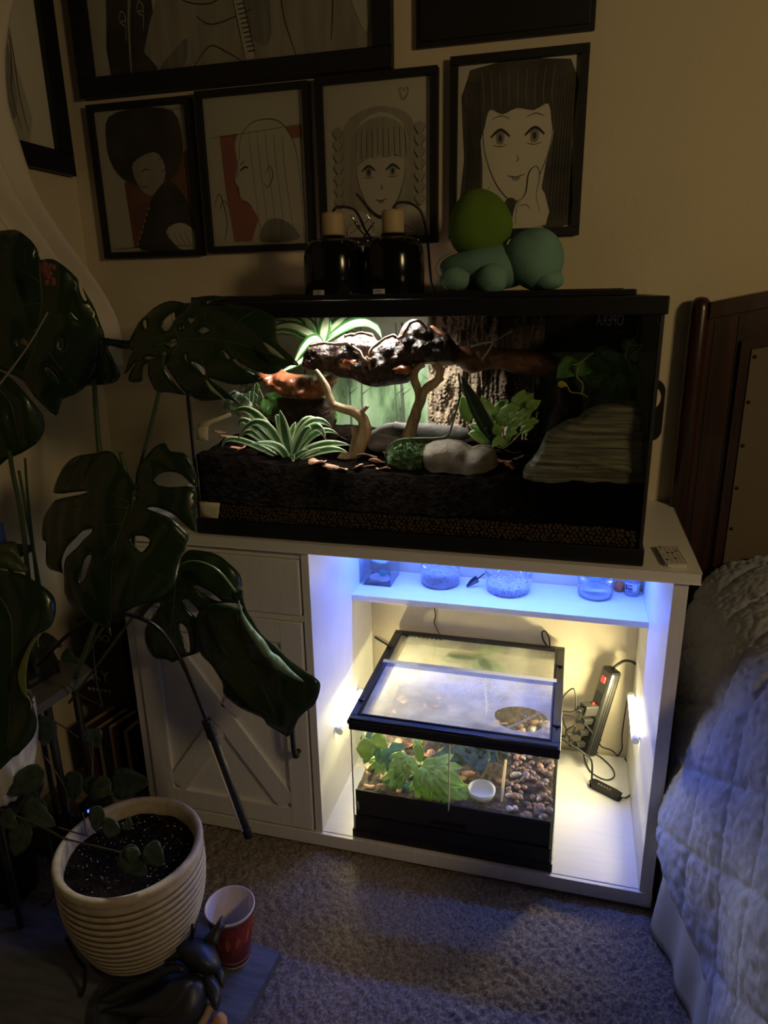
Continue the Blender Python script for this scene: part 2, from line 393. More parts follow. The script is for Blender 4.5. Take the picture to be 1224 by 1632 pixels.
def face_front(a, cx, cy, s, hair, bang, eye=True):
    a.poly([(cx-.24*s, cy-.25*s), (cx-.23*s, cy+.05*s), (cx-.13*s, cy+.24*s), (cx, cy+.33*s), (cx+.13*s, cy+.24*s), (cx+.23*s, cy+.05*s), (cx+.24*s, cy-.25*s), (cx, cy-.36*s)], M_paper)
    a.line([(cx-.235*s, cy-.1*s), (cx-.22*s, cy+.07*s), (cx-.13*s, cy+.24*s), (cx, cy+.325*s), (cx+.13*s, cy+.24*s), (cx+.22*s, cy+.07*s), (cx+.235*s, cy-.1*s)], .008)
    for g in (-1, 1):
        ex = cx + g*.115*s; ey = cy + .01*s
        a.line([(ex-.065*s, ey), (ex, ey-.035*s), (ex+.065*s, ey)], .016*s+.004); a.poly([(ex-.025*s, ey-.02*s), (ex+.025*s, ey-.02*s), (ex+.022*s, ey+.03*s), (ex-.022*s, ey+.03*s)], M_grey1)
        a.poly([(ex-.01*s, ey-.008*s), (ex+.01*s, ey-.008*s), (ex+.008*s, ey+.018*s), (ex-.008*s, ey+.018*s)], M_ink, 2)
        a.line([(ex-.05*s, ey+.036*s), (ex, ey+.045*s), (ex+.05*s, ey+.036*s)], .006); a.line([(ex-.06*s, ey-.085*s), (ex, ey-.10*s), (ex+.06*s, ey-.085*s)], .007)
    a.line([(cx+.004*s, cy+.10*s), (cx+.012*s, cy+.125*s), (cx-.006*s, cy+.13*s)], .006)
    a.line([(cx-.055*s, cy+.198*s), (cx, cy+.205*s), (cx+.06*s, cy+.193*s)], .008); a.poly([(cx-.03*s, cy+.207*s), (cx+.03*s, cy+.207*s), (cx, cy+.225*s)], M_grey1)
# small frame 1: seated-looking figure with a big dark hood of hair over a rust panel
a = frame('black framed drawing of dark haired figure over a rust panel, leftmost small frame', (-0.461, -0.001, 1.372), U, Vv, 0.288, 0.364, 0.014)
a.poly([(.25,.50), (.99,.30), (.99,.93), (.28,.97)], M_rust, 1)
a.poly([(.10,.20), (.16,.04), (.5,.0), (.86,.04), (.93,.22), (.90,.38), (.76,.50), (.55,.46), (.40,.52), (.22,.46), (.12,.34)], M_dark)
a.poly([(.38,.36), (.62,.30), (.72,.40), (.68,.52), (.55,.60), (.44,.56), (.37,.46)], M_grey2)
a.line([(.46,.43), (.50,.415), (.55,.42)], .01); a.line([(.44,.53), (.48,.535), (.51,.53)], .007); a.line([(.66,.36), (.72,.33), (.72,.42), (.67,.44)], .008)
a.poly([(.56,.60), (.74,.50), (.90,.62), (.98,.80), (.98,.99), (.36,.99), (.40,.85), (.48,.70)], M_dark)
a.poly([(.66,.86), (.82,.80), (.97,.86), (.98,.99), (.80,.99)], M_paper)
for k in range(4): a.line([(.68+.06*k,.86), (.72+.06*k,.93), (.78+.05*k,.97)], .005)
for k in range(7): a.line([(.50-.028*k,.68+.042*k), (.49-.028*k,.70+.042*k)], .011, M_paper)
a.line([(.93,.02), (.94,.5), (.955,.9)], .004); a.line([(.05,.975), (.5,.96), (.97,.97)], .005); a.line([(.74,.035), (.85,.03), (.98,.03)], .004); a.done()
# small frame 2: pale long hair in profile over a pink panel
a = frame('black framed drawing of pale long haired profile on a pink panel, second small frame', (-0.155, -0.001, 1.377), U, Vv, 0.290, 0.366, 0.014)
a.poly([(.15,.25), (.97,.22), (.97,.30), (.60,.30), (.44,.65), (.50,.80), (.40,.97), (.22,.97), (.17,.62)], M_pink, 1)
a.poly([(.30,.30), (.40,.20), (.58,.16), (.80,.22), (.92,.40), (.95,.70), (.93,.97), (.62,.97), (.42,.72), (.32,.68), (.31,.60), (.27,.55), (.31,.44)], M_paper)
a.line([(.33,.42), (.36,.27), (.46,.19), (.60,.165), (.76,.19), (.88,.32), (.93,.55), (.94,.96)], .007)
for k in range(5): a.line([(.44+.085*k,.22+.015*k), (.46+.08*k,.45), (.50+.085*k,.93)], .004)
a.line([(.31,.42), (.305,.50), (.265,.56), (.30,.59), (.295,.63), (.33,.68), (.42,.72)], .007); a.line([(.33,.49), (.38,.465), (.42,.47)], .016); a.line([(.33,.45), (.39,.425)], .007)
a.line([(.58,.52), (.64,.47), (.66,.54), (.60,.61), (.57,.57)], .007)
a.poly([(.50,.97), (.56,.84), (.70,.82), (.84,.88), (.88,.97)], M_grey1); a.line([(.05,.26), (.4,.245), (.97,.215)], .004); a.line([(.95,.2), (.96,.98)], .004)
a.line([(.04,.72), (.10,.63), (.14,.72), (.16,.84), (.12,.95)], .005); a.line([(.09,.74), (.14,.68), (.19,.72)], .005); a.done()
# small frame 3: light haired face with twin plaits of hatching
a = frame('black framed pencil drawing of a light haired face, third small frame above the lamps', (0.153, -0.001, 1.383), U, Vv, 0.288, 0.364, 0.016)
a.poly([(.16,.52), (.20,.26), (.38,.17), (.60,.16), (.82,.24), (.90,.48), (.86,.78), (.18,.80)], M_grey2)
face_front(a, .53, .55, 1.0, None, None)
a.poly([(.28,.52), (.30,.30), (.52,.22), (.74,.29), (.79,.50), (.68,.46), (.60,.48), (.50,.46), (.40,.48)], M_grey2)
for k in range(10): a.line([(.31+.05*k,.29), (.30+.052*k,.40), (.295+.053*k,.48)], .005)
for sx, g in ((.13, -1), (.90, 1)):
    for k in range(7):
        a.poly([(sx-.05, .30+.075*k), (sx, .265+.075*k), (sx+.05, .30+.075*k), (sx, .35+.075*k)], M_grey2); a.line([(sx-.05, .30+.075*k), (sx, .35+.075*k), (sx+.05, .30+.075*k)], .006)
a.poly([(.36,.84), (.53,.90), (.70,.84), (.86,.99), (.20,.99)], M_paper); a.line([(.40,.80), (.42,.87), (.22,.97)], .007); a.line([(.66,.80), (.65,.87), (.86,.97)], .007)
a.line([(.30,.70), (.45,.83), (.55,.86), (.68,.81)], .022); a.line([(.755,.08), (.735,.055), (.72,.08), (.76,.13), (.80,.08), (.78,.055), (.755,.08)], .005); a.done()
# small frame 4: long dark hair framing a face, a raised hand below
a = frame('black framed pencil drawing of a face with long dark hair, rightmost small frame', (0.470, -0.001, 1.389), U, Vv, 0.293, 0.371, 0.016)
a.poly([(.02,.98), (.06,.55), (.10,.04), (.92,.02), (.96,.5), (.98,.98), (.72,.98), (.76,.6), (.80,.30), (.5,.2), (.20,.30), (.22,.6), (.20,.98)], M_dark)
face_front(a, .51, .42, 1.25, None, None)
a.poly([(.14,.50), (.10,.03), (.90,.02), (.88,.46), (.80,.40), (.76,.26), (.64,.29), (.50,.27), (.38,.30), (.27,.27), (.22,.40)], M_dark)
for k in range(9): a.line([(.20+.075*k,.05), (.22+.07*k,.18), (.22+.072*k,.27)], .005, M_grey1)
for k in range(6): a.line([(.08+.02*k,.1), (.10+.02*k,.5), (.06+.025*k,.95)], .004); a.line([(.84+.022*k,.1), (.82+.025*k,.5), (.80+.03*k,.95)], .004)
a.poly([(.30,.72), (.50,.86), (.70,.72), (.78,.98), (.22,.98)], M_paper); a.poly([(.40,.86), (.47,.80), (.55,.86), (.50,.98), (.36,.98)], M_dark)
a.poly([(.50,.99), (.52,.84), (.60,.78), (.62,.66), (.68,.62), (.71,.68), (.69,.80), (.74,.90), (.70,.99)], M_paper)
a.line([(.52,.97), (.53,.85), (.60,.78), (.62,.66), (.68,.62), (.71,.68), (.69,.80), (.73,.90)], .007); a.line([(.54,.86), (.60,.85), (.65,.88)], .006); a.done()
# big frame along the top
a = frame('large black framed drawing of a grey jacket with zipper along the top', (-0.470, -0.001, 1.752), U, Vv, 0.807, 0.62, 0.042, 0.024)
a.poly([(.03,.80), (.12,.40), (.20,.98), (.06,.99)], M_paper, 1)
a.poly([(.06,.99), (.08,.60), (.05,.3), (.26,.3), (.24,.62), (.24,.99)], M_dark)
a.line([(.20,.35), (.175,.60), (.15,.80), (.14,.99)], .010, M_grey2)
for dx_, dy_ in ((0, 0), (.07, -.03)): a.line([(.115+dx_,.78+dy_), (.125+dx_,.745+dy_), (.14+dx_,.765+dy_), (.135+dx_,.80+dy_), (.118+dx_,.785+dy_), (.137+dx_,.79+dy_), (.133+dx_,.86+dy_)], .005, M_grey2)
a.poly([(.25,.99), (.27,.7), (.40,.4), (.60,.4), (.78,.5), (.97,.6), (.98,.99)], M_grey2)
a.poly([(.25,.99), (.30,.93), (.36,.88), (.34,.99)], M_grey1); a.poly([(.56,.5), (.64,.45), (.66,.9), (.60,.92), (.55,.80)], M_grey1)
for pts in ([(.28,.55), (.34,.72), (.46,.76), (.52,.70)], [(.30,.50), (.38,.66), (.50,.68)], [(.72,.6), (.70,.8), (.74,.99)], [(.84,.5), (.87,.75), (.86,.95)], [(.93,.5), (.95,.80), (.98,.9)], [(.38,.99), (.44,.92), (.50,.95), (.55,.99)], [(.40,.8), (.46,.84), (.60,.80)]): a.line(pts, .004)
a.poly([(.53,.72), (.56,.70), (.60,.98), (.565,.99)], M_paper, 1); a.line([(.53,.72), (.565,.99)], .003); a.line([(.56,.70), (.60,.98)], .003)
for k in range(12): a.line([(.543+.0028*k, .76+.018*k), (.572+.0028*k, .757+.018*k)], .004)
a.poly([(.90,.35), (.985,.35), (.985,.90), (.95,.88), (.91,.7)], M_paper); a.done()
# black frame top right (only its lower edge shows)
r = thing('picture_frame', 'plain black framed panel with stepped edge, cut by the top right of the photo', 'picture frame', (0.58, 0, 1.786))
for k, (i_, d_) in enumerate(((0, 0.014), (0.010, 0.019), (0.026, 0.016))):
    m = MB(); m.box((0.391+i_, -d_-0.001, 1.786+i_), (0.771-i_, -0.001, 2.15-i_)); part('frame_rail' if k < 2 else 'panel', m, M_frame if k < 2 else M_blackm, r, bevel=0.002)
# frame on the left wall
a = frame('black framed washed grey drawing on the left wall beside the curtain', (XL+0.001, -0.56, 1.575), (0, 1, 0), Vv, 0.53, 0.62, 0.050, 0.024)
a.poly([(.0,.99), (.1,.5), (.3,.3), (.62,.3), (.75,.6), (.80,.99)], M_grey2)
a.poly([(.45,.95), (.60,.7), (.62,.5), (.74,.6), (.72,.9)], M_grey1)
for k in range(9): a.line([(.35+.05*k,.4), (.38+.05*k+.03*math.sin(k*2),.6), (.33+.055*k,.8), (.40+.05*k,.95)], .006)
a.done()

# ---------------------------------------------------------------- curtain gathered to the left wall
def curtain():
    R = [(60,-140), (5,40), (0,150), (22,225), (52,300), (92,372), (125,420), (160,470), (185,520), (192,580)]
    Lf = [(-300,-140), (-250,40), (-200,150), (-140,250), (-100,330), (-40,390), (10,430), (60,480), (100,540), (115,600)]
    R = smooth_loop(R, 6, False); Lf = smooth_loop(Lf, 6, False); k = len(R); nu = 60; vs = []
    for i in range(k):
        a = at(R[i][0], R[i][1], 'x', -0.455); c = at(Lf[i][0], Lf[i][1], 'x', -0.40); c.y = min(c.y, a.y - 0.06)
        for j in range(nu+1):
            t = j/nu; p = a.lerp(c, t)
            p.x += 0.024*math.sin(t*PI*2*3.5 + 0.5*math.sin(i*0.1)) + 0.005*math.sin(t*31+i*0.15)
            vs.append(p)
    m = MB(); m.add(vs, [(i*(nu+1)+j, i*(nu+1)+j+1, (i+1)*(nu+1)+j+1, (i+1)*(nu+1)+j) for i in range(k-1) for j in range(nu)])
    tag(part('curtain', m, mat('curtain_cloth', (0.78, 0.72, 0.62), 0.9, bump=0.4, bscale=160, tl=0.15, spec=0.1), smooth=True, solid=0.002), 'beige curtain gathered aside in folds at the left wall', 'curtain')
curtain()

# ---------------------------------------------------------------- bed
hb = thing('bed_headboard', 'dark wooden headboard with round post and woven studded panel', 'headboard', (1.6, -0.04, 0))
PX, PY = 1.031, -0.036
b = MB(); b.lathe([(0, 0), (0.0215, 0), (0.0215, 1.225), (0.019, 1.240), (0.012, 1.249), (0, 1.251)], (PX, PY, 0), 24); part('post', b, M_wood, hb, smooth=True)
def archz(x): return 1.240 + 0.20*(x-1.05) - 0.06*(x-1.05)**2
xs = np.linspace(1.048, 2.3, 26)
b = MB(); b.prism([(x, -0.046, archz(x)-0.002) for x in xs] + [(2.3, -0.046, 0.3), (1.048, -0.046, 0.3)], (0, 1, 0), 0.022); part('panel', b, M_wood, hb)
b = MB(); b.prism([(x, -0.058, archz(x)) for x in xs] + [(x, -0.058, archz(x)-0.034) for x in xs[::-1]], (0, 1, 0), 0.04); part('top_rail', b, M_wood, hb, bevel=0.003)
b = MB(); b.box((1.110, -0.0485, 0.3), (1.1115, -0.045, 1.21)); b.box((1.062, -0.0485, 0.3), (1.0635, -0.045, 1.20)); part('board_joint', b, M_blackm, hb)
ip = [(1.128, 1.148), (2.3, 1.25)]
b = MB(); b.prism([(1.118, -0.060, 0.3), (1.136, -0.060, 0.3), (1.136, -0.060, 1.142), (2.3, -0.060, 1.345), (2.3, -0.060, 1.365), (1.118, -0.060, 1.158)], (0, 1, 0), 0.012); part('inner_molding', b, M_wood, hb, bevel=0.003)
M_weave = bpy.data.materials.new('woven_rattan'); M_weave.use_nodes = True
N = M_weave.node_tree.nodes; bb = N['Principled BSDF']; bb.inputs['Roughness'].default_value = 0.75
tc = N.new('ShaderNodeTexCoord'); ck = N.new('ShaderNodeTexChecker'); ck.inputs['Scale'].default_value = 380
ck.inputs[1].default_value = (0.24, 0.19, 0.13, 1); ck.inputs[2].default_value = (0.045, 0.036, 0.026, 1)
nlink(M_weave, tc.outputs['Object'], ck.inputs[0]); nlink(M_weave, ck.outputs[0], bb.inputs[0])
bp = N.new('ShaderNodeBump'); bp.inputs[0].default_value = 0.6; bp.inputs[1].default_value = 0.001; nlink(M_weave, ck.outputs[1], bp.inputs['Height']); nlink(M_weave, bp.outputs[0], bb.inputs['Normal'])
b = MB(); b.prism([(1.137, -0.050, 0.3), (2.3, -0.050, 0.3), (2.3, -0.050, 1.343), (1.137, -0.050, 1.140)], (0, 1, 0), 0.003); part('woven_panel', b, M_weave, hb)
b = MB(); b.box((1.140, -0.056, 0.3), (1.156, -0.0505, 1.140)); part('studded_strip', b, M_weave, hb, bevel=0.001)
for k in range(9):
    b = MB(); b.blob((1.148, -0.0575, 1.125-0.098*k), (0.0042, 0.0025, 0.0042), 2, 0); part('stud', b, M_black, hb, smooth=True)
bed = thing('bed', 'bed with grey white quilted cover and pale bed skirt beside the cabinet', 'bed', (1.7, -1.1, 0))
b = MB(); b.box((1.09, -1.75, 0.30), (2.4, -0.075, 0.60)); part('mattress', b, mat('mattress_cloth', (0.5, 0.5, 0.5), 0.9), bed, bevel=0.03)
def quilt():
    vs = []; ny = 600; ys = np.linspace(-0.085, -1.45, ny); sec = []
    prof = [(2.35,.668), (1.8,.678), (1.45,.682), (1.30,.682), (1.22,.676), (1.165,.658), (1.12,.628), (1.09,.585), (1.075,.53), (1.058,.47), (1.042,.40), (1.026,.33), (1.012,.27), (1.004,.235)]
    pf = smooth_loop(prof, 8, False); L = [0]
    for i in range(1, len(pf)): L.append(L[-1]+math.hypot(pf[i][0]-pf[i-1][0], pf[i][1]-pf[i-1][1]))
    ss = np.concatenate([np.linspace(0, L[-1]*0.60, 40, endpoint=False), np.linspace(L[-1]*0.60, L[-1], 150)]); S = np.interp(ss, L, range(len(pf)))
    pf = np.array(pf); PXx = np.interp(S, range(len(pf)), pf[:,0]); PZ = np.interp(S, range(len(pf)), pf[:,1])
    for y in ys:
        bul = math.exp(-((y+0.545)/0.085)**2); near = min(1, max(0, (-0.60-y)/0.35)); mid = min(1, max(0, (-0.20-y)/0.2))
        for i in range(len(S)):
            x, z = PXx[i], PZ[i]; t = min(1, max(0, (0.62-z)/0.385))
            x += -0.030*bul*t + 0.040*near*t + 0.006*t
            x += 0.010*t*math.sin(y*23+1.0)*(mid)
            if z < 0.60: z = z - 0.06*near*t*t + 0.012*t*t*math.sin(y*9)
            if y > -0.485: x = max(x, 1.0075)
            # relief: stitched diamonds and small puckers
            a = (y*0.85 + ss[i]*0.5)/0.115; c = (y*-0.55 + ss[i]*0.85)/0.13
            da = abs(a-round(a)); dc = abs(c-round(c)); h = 0.0085*(1-math.exp(-min(da, dc)*9))
            pk = noise.noise(Vector((y*34, ss[i]*78, 0))) * 0.0022 + noise.noise(Vector((y*52, ss[i]*135, 4))) * 0.0042 + noise.noise(Vector((y*120, ss[i]*240, 7))) * 0.0014 + noise.noise(Vector((y*7, ss[i]*7, 9)))*0.006
            h += pk
            j0, j1 = max(i-1, 0), min(i+1, len(S)-1); tx, tz = PXx[j1]-PXx[j0], PZ[j1]-PZ[j0]; l = math.hypot(tx, tz)+1e-9
            nxx, nzz = tz/l, -tx/l
            vs.append((x+nxx*h, y, z+nzz*h))
    n = len(S); m = MB(); m.add(vs, [(i*n+j, i*n+j+1, (i+1)*n+j+1, (i+1)*n+j) for i in range(ny-1) for j in range(n-1)])
    return part('quilt', m, mat('quilt_cotton', (0.40, 0.43, 0.52), 0.9, bump=0.3, bscale=300, spec=0.15, col2=(0.45, 0.48, 0.57), scale=5), bed, smooth=True, solid=0.004)
quilt()
def skirt():
    ny = 220; nzk = 24; vs = []
    for i in range(ny):
        y = -0.10 - 1.3*i/(ny-1)
        for j in range(nzk):
            t = j/(nzk-1); z = 0.36*(1-t) + 0.002
            x = 1.034 - 0.022*t + 0.185*max(0, -0.53-y)*0.9 + 0.006*t*math.sin(y*42+2*math.sin(y*9)) - 0.012*t*math.exp(-((y+0.53)/0.06)**2)
            if y > -0.475: x = max(x, 1.006)
            vs.append((x, y, z))
    m = MB(); m.add(vs, [(i*nzk+j, i*nzk+j+1, (i+1)*nzk+j+1, (i+1)*nzk+j) for i in range(ny-1) for j in range(nzk-1)])
    part('bed_skirt', m, mat('skirt_satin', (0.50, 0.54, 0.60), 0.5, bump=0.1, bscale=30), bed, smooth=True, solid=0.002)
skirt()
# ---------------------------------------------------------------- large tank
TX0, TX1, TY0, TY1, TH = 0.0, 0.914, -0.459, -0.006, 1.262
M_gl = glassmat('tank_glass', (0.96, 0.98, 0.97), refl=0.55)
tank = thing('glass_tank', 'large black rimmed glass terrarium tank standing on the cabinet top', 'terrarium', (0.457, -0.23, CT))
def rim(z0, z1, o_, wi, name, par, X0=TX0, X1=TX1, Y0=TY0, Y1=TY1):
    m = MB()
    m.box((X0-o_, Y0-o_, z0), (X1+o_, Y0+wi, z1)); m.box((X0-o_, Y1-wi, z0), (X1+o_, Y1+0.002, z1))
    m.box((X0-o_, Y0+wi, z0), (X0+wi, Y1-wi, z1)); m.box((X1-wi, Y0+wi, z0), (X1+o_, Y1-wi, z1)); return part(name, m, M_black, par, bevel=0.002)
rim(TH-0.034, TH-0.004, 0.005, 0.014, 'top_rim', tank)
rim(CT+0.001, CT+0.034, 0.004, 0.012, 'bottom_rim', tank)
b = MB(); b.box((TX0, TY0, CT+0.004), (TX1, TY1, CT+0.010)); part('floor_pane', b, M_black, tank)
b = MB(); b.box((0.44, TY0-0.006, TH-0.030), (0.455, TY1, TH-0.014)); part('centre_brace', b, M_black, tank)
for (x0, y0, x1, y1) in ((TX0+.001, TY0+.001, TX1-.001, TY0+.001), (TX0+.001, TY1-.003, TX1-.001, TY1-.003), (TX0+.001, TY0+.002, TX0+.001, TY1-.004), (TX1-.001, TY0+.002, TX1-.001, TY1-.004)):
    b = MB(); b.add([(x0, y0, CT+.02), (x1, y1, CT+.02), (x1, y1, TH-.02), (x0, y0, TH-.02)], [(0,1,2,3)]); part('pane', b, M_gl, tank)
for x in (TX0+.003, TX1-.003):
    for y in (TY0+.003, TY1-.008):
        b = MB(); b.box((x-.003, y-.003, CT+.02), (x+.003, y+.003, TH-.02)); part('corner_seal', b, M_blackm, tank)
# mesh cover and raised lid
b = MB()
for k in range(60): x = TX0+.01+k*(TX1-.02)/59; b.box((x-.0004, TY0+.008, TH-.0055), (x+.0004, TY1-.01, TH-.0047))
for k in range(30): y = TY0+.01+k*(TY1-TY0-.02)/29; b.box((TX0+.01, y-.0004, TH-.0055), (TX1-.01, y+.0004, TH-.0047))
part('screen_mesh', b, M_blackm, tank)
b = MB(); b.box((0.02, TY0+.02, TH-.003), (0.868, TY0+.05, TH+.007)); b.box((0.02, TY1-.03, TH-.003), (0.868, TY1, TH+.010)); b.box((0.50, TY0+.05, TH-.003), (0.868, TY1-.03, TH+.008))
b.box((0.02, TY0+.05, TH-.003), (0.10, TY1-.03, TH+.008))
part('lid', b, M_black, tank, bevel=0.002)
# printed forest sheet behind the glass
mb_ = bpy.data.materials.new('forest_print'); mb_.use_nodes = True; N = mb_.node_tree.nodes; bs = N['Principled BSDF']; bs.inputs['Roughness'].default_value = 0.5
tc = N.new('ShaderNodeTexCoord'); n1 = N.new('ShaderNodeTexNoise'); n1.inputs['Scale'].default_value = 7; n1.inputs['Detail'].default_value = 6; n1.inputs['Roughness'].default_value = 0.62
mp = N.new('ShaderNodeMapping'); mp.inputs['Scale'].default_value = (2.2, 1, 0.7); nlink(mb_, tc.outputs['Object'], mp.inputs[0]); nlink(mb_, mp.outputs[0], n1.inputs[0])
rp = N.new('ShaderNodeValToRGB'); rp.color_ramp.elements[0].position = 0.36; rp.color_ramp.elements[0].color = (0.06, 0.10, 0.05, 1)
rp.color_ramp.elements[1].position = 0.72; rp.color_ramp.elements[1].color = (0.46, 0.58, 0.40, 1); e_ = rp.color_ramp.elements.new(0.5); e_.color = (0.24, 0.35, 0.19, 1)
nlink(mb_, n1.outputs[0], rp.inputs[0])
sx = N.new('ShaderNodeSeparateXYZ'); nlink(mb_, tc.outputs['Object'], sx.inputs[0])
mr = N.new('ShaderNodeMapRange'); mr.inputs[1].default_value = 0.28; mr.inputs[2].default_value = 0.42; nlink(mb_, sx.outputs[2], mr.inputs[0])
mx = N.new('ShaderNodeMixRGB'); mx.inputs[2].default_value = (0.60, 0.70, 0.62, 1); nlink(mb_, mr.outputs[0], mx.inputs[0]); nlink(mb_, rp.outputs[0], mx.inputs[1]); nlink(mb_, mx.outputs[0], bs.inputs[0])
b = MB(); b.box((0.004, TY1-.0025, CT+.03), (0.91, TY1-.0005, TH-.03)); bg = part('forest_background_print', b, mb_, tank)
b = MB()
for x, w_, z0 in ((0.335, .004, .93), (0.352, .010, .93), (0.09, .008, .93), (0.14, .012, .93), (0.21, .006, .93), (0.245, .005, .93), (0.425, .006, .93)):
    pts = [(x + 0.006*nz((x, 0, z), 9), TY1-.003, z) for z in np.linspace(z0, 1.20, 12)]
    for i in range(11): b.add([(pts[i][0]-w_/2*(1-i*.04), pts[i][1], pts[i][2]), (pts[i][0]+w_/2*(1-i*.04), pts[i][1], pts[i][2]), (pts[i+1][0]+w_/2*(1-i*.045), pts[i+1][1], pts[i+1][2]), (pts[i+1][0]-w_/2*(1-i*.045), pts[i+1][1], pts[i+1][2])], [(0,1,2,3)])
    for g in range(5):
        z = 1.02+.035*g; s = (-1)**g; b.add([(x, TY1-.003, z), (x+s*.025, TY1-.003, z+.02), (x+s*.026, TY1-.003, z+.0215), (x, TY1-.003, z+.004)], [(0,1,2,3)])
part('printed_trees', b, mat('tree_print', (0.09, 0.10, 0.07), 0.6), bg)
b = MB(); b.box((0.60, TY1-.010, 1.13), (0.905, TY1-.0042, 1.222)); sg = part('black_sign_plate', b, M_blackm, tank)
def text(s, loc, size, m, parent, rot=(PI/2, 0, 0), mirror=False, name='lettering', ext=0.0003):
    c = bpy.data.curves.new(name, 'FONT'); c.body = s; c.size = size; c.extrude = ext; c.align_x = 'CENTER'; c.align_y = 'CENTER'
    t = bpy.data.objects.new('tmp', c); COL.objects.link(t); dg = bpy.context.evaluated_depsgraph_get(); me = bpy.data.meshes.new_from_object(t.evaluated_get(dg))
    COL.objects.unlink(t); bpy.data.objects.remove(t); R_ = rot if isinstance(rot, Matrix) else Matrix.Rotation(rot[2], 4, 'Z') @ Matrix.Rotation(rot[1], 4, 'Y') @ Matrix.Rotation(rot[0], 4, 'X')
    if mirror: R_ = R_ @ Matrix.Scale(-1, 4, (1, 0, 0))
    me.transform(Matrix.Translation(Vector(loc) - ORG[parent.name]) @ R_); me.materials.append(m)
    o = bpy.data.objects.new(name, me); put(o, parent); ORG[o.name] = ORG[parent.name]; return o
M_let = mat('grey_lettering', (0.22, 0.22, 0.21), 0.6)
p_ = at(972, 511, 'y', TY1-.011); text('OPERA', p_, 0.036, mat('pale_lettering', (.85, .85, .82), .6), sg, rot=Matrix.Rotation(PI/2, 4, 'X') @ Matrix.Scale(.55, 4, (1, 0, 0)), mirror=True, name='mirrored_lettering')
b = MB()
for z in (-.028, .030): b.box((p_.x-.05, TY1-.0108, p_.z+z), (p_.x+.035, TY1-.0104, p_.z+z+.0012))
part('sign_line', b, M_let, sg)
b = MB(); b.box((TX1-.004, TY0+.006, CT+.03), (TX1-.0025, TY1-.006, TH-.034)); part('added_side_tint', b, glassmat('pane_darkening_tint', (.33, .33, .32), refl=.5), tank)  # tinted sheet added inside the right pane to darken it
# gauge on the right end
GX = TX1+.0005; gc = (GX, -0.36, 1.062)
GY = -.385; g0 = at(1046, 655, 'x', GX); gz_ = at(1050, 655, 'y', GY).z
gh = thing('tank_gauge', 'black oval holder with a small dial stuck on the right end of the tank', 'gauge', (GX, GY, gz_))
st_o = [(GX, gz_-.052)] + [(GX+.021*math.cos(t)**.8 if abs(math.cos(t)) > 1e-6 else GX, gz_ + (.034 if t > 0 else -.034) + .022*math.sin(t)) for t in [x*PI/24 for x in list(range(-12, 0))+list(range(1, 13))]]
b = MB(); b.prism([(max(GX, x), GY, z) for x, z in st_o[1:]], (0, 1, 0), 0.020); part('holder', b, M_black, gh, bevel=0.002)
b = MB(); b.prism([(GX+.0005+.0135*math.cos(t), GY-.0022, gz_+.024+.019*math.sin(t)) for t in np.linspace(-PI/2, PI/2, 16)], (0, 1, 0), 0.0025); dl = part('dial', b, mat('dial_face', (0.55, 0.50, 0.38), 0.5), gh)
b = MB(); b.box((GX+.001, GY-.0028, gz_+.024), (GX+.0018, GY-.0021, gz_+.040)); part('needle', b, M_black, dl)
# masking tape
M_tape = mat('masking_tape', (0.72, 0.68, 0.52), 0.8, bump=0.3, bscale=120, tl=0.1)
def tape(label, pts, y=TY0-.0012):
    m = MB(); V, T, D = sheet(pts, (), 9, 1)
    m.add([(lambda p: (p.x, y-.0008*abs(nz(p, 90)), p.z))(at(v[0], v[1], 'y', y)) for v in V], [tuple(int(q) for q in t) for t in T])
    tag(part('masking_tape', m, M_tape, smooth=True, solid=0.0004), label, 'tape', 'tape on the big tank')
tape('long strip of pale masking tape slanting on the left glass of the big tank', map2([(40,690),(100,672),(205,636),(212,652),(110,690),(98,706),(44,712)], 3.06, 300, 450))
tape('crumpled patch of pale masking tape below the slanting strip', map2([(40,706),(98,704),(96,730),(98,768),(80,776),(56,770),(38,765)], 3.06, 300, 450), TY0-.002)
tape('square piece of masking tape low on the left corner of the big tank', map2([(54,1068),(155,1076),(146,1152),(60,1146)], 3.06, 300, 450))

# ---- substrate
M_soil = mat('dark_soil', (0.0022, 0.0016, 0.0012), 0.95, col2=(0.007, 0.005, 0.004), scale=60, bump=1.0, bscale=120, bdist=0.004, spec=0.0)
def ground(x, y):
    z = 0.925 + 0.028*(1-min(1, max(0, x/0.30))) + 0.014*nz((x, y, 0), 9) + 0.006*nz((x, y, 3), 30)
    return z + 0.012*min(1, max(0, (y+0.44)/0.4))
def soilblock(x0, x1, y0, y1, zb, fz, n=90, m_=55, wavy=0.012, seed=0):
    xs = np.linspace(x0, x1, n); ys = np.linspace(y0, y1, m_); top = [(x, y, fz(x, y)) for y in ys for x in xs]; m = MB(); fs = [(i*n+j, i*n+j+1, (i+1)*n+j+1, (i+1)*n+j) for i in range(m_-1) for j in range(n-1)]
    k = len(top); ring = [j for j in range(n)] + [i*n+n-1 for i in range(1, m_)] + [(m_-1)*n+j for j in range(n-2, -1, -1)] + [i*n for i in range(m_-2, 0, -1)]
    low = [(top[i][0], top[i][1], zb + wavy*nz((top[i][0], top[i][1], seed), 14)) for i in ring]; r_ = len(ring)
    fs += [(ring[i], k+i, k+(i+1) % r_, ring[(i+1) % r_]) for i in range(r_)]; fs.append(tuple(k+i for i in range(r_)))
    m.add(top + low, fs); return m
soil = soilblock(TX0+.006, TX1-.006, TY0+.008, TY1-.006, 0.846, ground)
tag(part('soil_bed', soil, M_soil, smooth=True), 'dark soil layer filling the lower part of the big tank', 'soil', kind='stuff')
